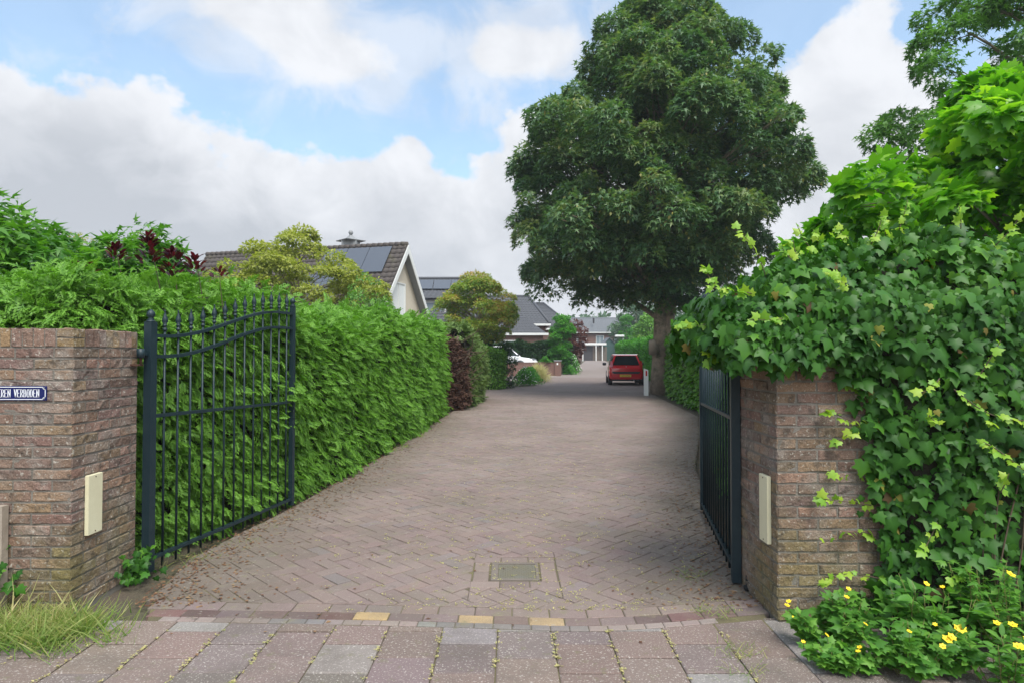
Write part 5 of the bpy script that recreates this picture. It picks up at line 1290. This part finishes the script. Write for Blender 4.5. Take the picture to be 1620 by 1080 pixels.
grass('long straw coloured grass stalks against the sign wall', [(rng.uniform(-2.95, -2.3), rng.uniform(3.2, 3.42), .04, 5, 1 + rng.random() * .6) for k in range(34)], .18, 'straw', .7, 'dry_grass')
sp = []
for (u, v, n, s_) in ((1095, 905, 70, .6), (1128, 965, 90, .8), (1165, 1025, 90, .8), (1175, 1060, 60, .7), (1040, 830, 25, .5), (1085, 912, 60, .5), (395, 855, 40, .5), (425, 830, 40, .5), (372, 865, 40, .4), (330, 880, 40, .5), (620, 712, 60, 1.2), (640, 706, 60, 1.2), (590, 725, 40, 1.), (660, 690, 50, 1.4), (442, 815, 30, .5), (265, 895, 40, .9), (300, 880, 40, .9), (350, 860, 30, .5)):
    Y = 1420 / (v - 561); sp.append(((u - 810) / 1000 * Y, Y, .05 * (1 + Y / 12), n, s_))
grass('small weeds and grass sprouting along the lane edges', sp, .10, 'grass_blade', 1.6, 'weeds')
sp = []                                                   # moss and tiny weeds in the joints
for k in range(900):
    y = 3.55 + rng.random() ** 1.6 * 9; x = .1 + rng.normal() * (.5 + .04 * y)
    if float(interp(XL, y)) + .1 < x < float(interp(XR, y)) - .1: sp.append((x, y, .012, 7, .5 + .5 * rng.random()))
for k in range(200): sp.append((rng.choice(-.075 + .285 * np.arange(-8, 5)) + rng.normal() * .006, 2.7 + rng.random() * .6, .006, 6, .5))
P = np.concatenate([tuft_pts(a, b, c_, d_) for a, b, c_, d_, e_ in sp]); n = len(P); P[:, 2] = .001
o = leaves('moss', T_LITE, P, rv(n) * np.array([1, 1, .25]) + np.array([0, 0, .15]), rv(n) * .3 + np.array([0, 0, 1.]), .012 * rng.uniform(.5, 1.4, n), M['straw']); tag(o, 'yellowish moss growing in the joints between the bricks', 'moss', kind='stuff')
def litter():
    Ps = []
    for k in range(5200):
        y = 3.6 + rng.random() ** 1.3 * 17
        if rng.random() < .6: x = float(interp(XL, y)) + abs(rng.normal()) * .22 - .05
        else: x = float(interp(XR, y)) - abs(rng.normal()) * .28 + .05
        Ps.append((x, y, .004))
    for k in range(900):
        y = 3.7 + rng.random() ** 1.2 * 4
        x = float(interp(XR, y)) - abs(rng.normal()) * .30 + .05 if k % 2 else float(interp(XL, y)) + abs(rng.normal()) * .35
        Ps.append((x, y, .005))
    for k in range(500): y = 3.0 + rng.random() * 17; Ps.append((rng.uniform(float(interp(XL, max(3.5, y))), float(interp(XR, max(3.5, y)))), y, .004))
    P = np.array(Ps); n = len(P)
    o = leaves('leaf_litter', T_LITE, P, rv(n) * np.array([1, 1, .1]), rv(n) * .25 + np.array([0, 0, 1.]), rng.uniform(.012, .034, n), M['litter']); tag(o, 'brown fallen leaves and needles along the lane edges', 'leaf litter', kind='stuff')
litter()

def flower_obj(parent, p, s_, n=6):
    mb = MB(); up = Vector((random.gauss(0, .3), -.45 + random.gauss(0, .2), 1)).normalized(); a = up.orthogonal().normalized(); b = up.cross(a)
    for k in range(n):
        th = 2 * pi * k / n + random.random() * .3; d_ = a * cos(th) + b * sin(th); e = a * -sin(th) + b * cos(th)
        mb.add([p, p + (d_ * .6 + e * .38) * s_ + up * s_ * .12, p + d_ * s_ + up * s_ * .2, p + (d_ * .6 - e * .38) * s_ + up * s_ * .12], [(0, 1, 2, 3)])
    mb.lathe(p, [(s_ * .22, 0), (s_ * .16, s_ * .18)], 7, 1)
    return mb.build('flower', [M['petal'], M['petal_centre']], parent)
def flower_plant(label, x, y, rad, h, nl, nf, T, m, lsc, seed, fs=.014):
    random.seed(seed); r = empty('flowering_plant', (x, y, 0), label, 'wild plant', 'wild plants at the foot of the ivy')
    st = MB(); LP = []; LD = []; LN = []; tips = []
    for k in range(max(8, nl // 16)):
        a = random.random() * 2 * pi; rr = rad * random.random() ** .5; top = Vector((x + cos(a) * rr, y + sin(a) * rr * .7, h * random.uniform(.55, 1.05) * (1 - .35 * (rr / rad) ** 2)))
        base = Vector((x + cos(a) * rr * .4, y + sin(a) * rr * .3, 0)); pts = bent(base, top, 5, .08); st.tube(pts, [.003, .0028, .0025, .002, .0018, .0012], 5); tips.append(top)
        for q in range(16):
            t = .2 + .8 * random.random(); j = min(4, int(t * 5)); p = pts[j].lerp(pts[j + 1], t * 5 - j); dr = Vector((random.gauss(0, 1), random.gauss(0, 1) - .3, random.uniform(-.1, .6))).normalized()
            LP.append(p + dr * .02 * random.random()); LD.append(dr); LN.append(Vector((random.gauss(0, .3), -.3 + random.gauss(0, .3), 1)))
    for q in range(nf):
        t = random.choice(tips); p = t + Vector((random.gauss(0, .02), random.gauss(0, .02) - .01, random.uniform(.02, .06))); st.tube([t, p], .0014, 4); flower_obj(r, p, fs * random.uniform(.8, 1.25))
    st.build('stems', M['lichen'], r)
    A = np.array([tuple(v) for v in LP]); k = len(A); leaves('foliage', T, A, np.array([tuple(v) for v in LD]), np.array([tuple(v) for v in LN]), lsc * rng.uniform(.6, 1.2, k), M[m], r)
flower_plant('lobed leaved wild plant with small yellow flowers at the gatepost corner', 1.57, 3.12, .22, .27, 330, 5, T_IVY, 'weed_leaf', .055, 21)
flower_plant('low spreading celandine with few yellow flowers near the pavement edge', 1.50, 2.88, .20, .13, 300, 5, T_IVY, 'weed_leaf', .045, 22)
flower_plant('taller broad leaved wild plant in the middle of the flower patch', 2.0, 3.08, .22, .40, 300, 2, T_OVAL, 'weed_leaf', .085, 23)
flower_plant('feathery leaved plant with yellow flowers in front of the ivy', 1.80, 2.86, .24, .24, 420, 4, T_IVY, 'weed_leaf', .05, 24)
flower_plant('ragwort like plant with the largest yellow flowers by the right edge', 2.12, 2.76, .22, .30, 300, 9, T_OVAL, 'weed_leaf', .055, 25, .02)
flower_plant('tall yellow flowered plant at the right edge below the ivy', 2.42, 3.0, .22, .38, 340, 8, T_OVAL, 'weed_leaf', .06, 26, .019)
flower_plant('pale leaved bushy weed behind the yellow flowers', 2.35, 3.16, .22, .46, 300, 0, T_STAR, 'weed_leaf', .06, 27)
random.seed(99)
# flower bed beside the low wall
def bed(label, x, y, rx, ry, h, n, T, m, sc, zb=0., name='garden_plant', flowers=0, fm='white_petal'):
    r = empty(name, (x, y, zb), label, 'garden plant'); P = np.stack([x + rng.normal(size=n) * rx * .5, y + rng.normal(size=n) * ry * .5, zb + rng.random(n) ** .7 * h], 1)
    P[:, 2] = zb + (P[:, 2] - zb) * np.exp(-((P[:, 0] - x) / rx) ** 2 * .9)
    leaves('foliage', T, P, nrm(rv(n) * .8 + np.array([0, 0, .5])), rv(n) * .6 + np.array([0, -.3, .8]), sc * rng.uniform(.6, 1.3, n), M[m], r)
    if flowers:
        k = flowers; Q = P[rng.choice(n, k)] + np.array([0, -.05, .06]); leaves('blossom', T_LITE, Q, rv(k), rv(k) * .4 + np.array([0, -.6, .6]), .09, M[fm], r)
bed('leafy yellow green plant with white flowers at the bend of the lane', .62, 29.6, .5, .9, .8, 2300, T_LITE, 'bright_leaf', .10, flowers=160)
bed('light green clump beside the dry grasses at the bend', .95, 32.0, .45, 1., .8, 1800, T_LITE, 'bright_leaf', .10, name='garden_plant')
bed('straw yellow ornamental grass clump beside the low wall', 1.4, 34.0, .45, 1.2, .75, 2600, T_BLADE, 'straw', .45, name='ornamental_grass')
bed('clipped green ball of foliage on the low brick wall', 2.2, 41.9, .32, .2, .4, 900, T_LITE, 'bright_leaf', .08, zb=.9, name='potted_shrub')
bed('low green cushion plant right of the wall pillar', 4.05, 45.0, .5, 1., .7, 1300, T_LITE, 'bright_leaf', .12)
bed('white flowering bush near the end of the lane', 4.75, 49.0, .4, 1.2, 1.3, 1800, T_LITE, 'bright_leaf', .13, zb=.1, flowers=420)
bed('white flowered shrub above the wall pillar', 4.0, 51.5, .8, .6, 1.6, 1500, T_LITE, 'bright_leaf', .13, zb=.3, flowers=260)
# haze
HZ = .0008
def haze():
    m, N, L, B = newmat('haze_air'); N.remove(B); v = N.new('ShaderNodeVolumePrincipled'); v.inputs['Color'].default_value = (.86, .92, 1, 1); v.inputs['Density'].default_value = HZ
    L.new(v.outputs[0], N['Material Output'].inputs['Volume'])
    b = MB(); b.box(-130, 130, -12, 190, -1.2, 22); o = b.build('haze', m); tag(o, kind='stuff', label='thin pale summer haze in the air over the lane', cat='haze')
haze()
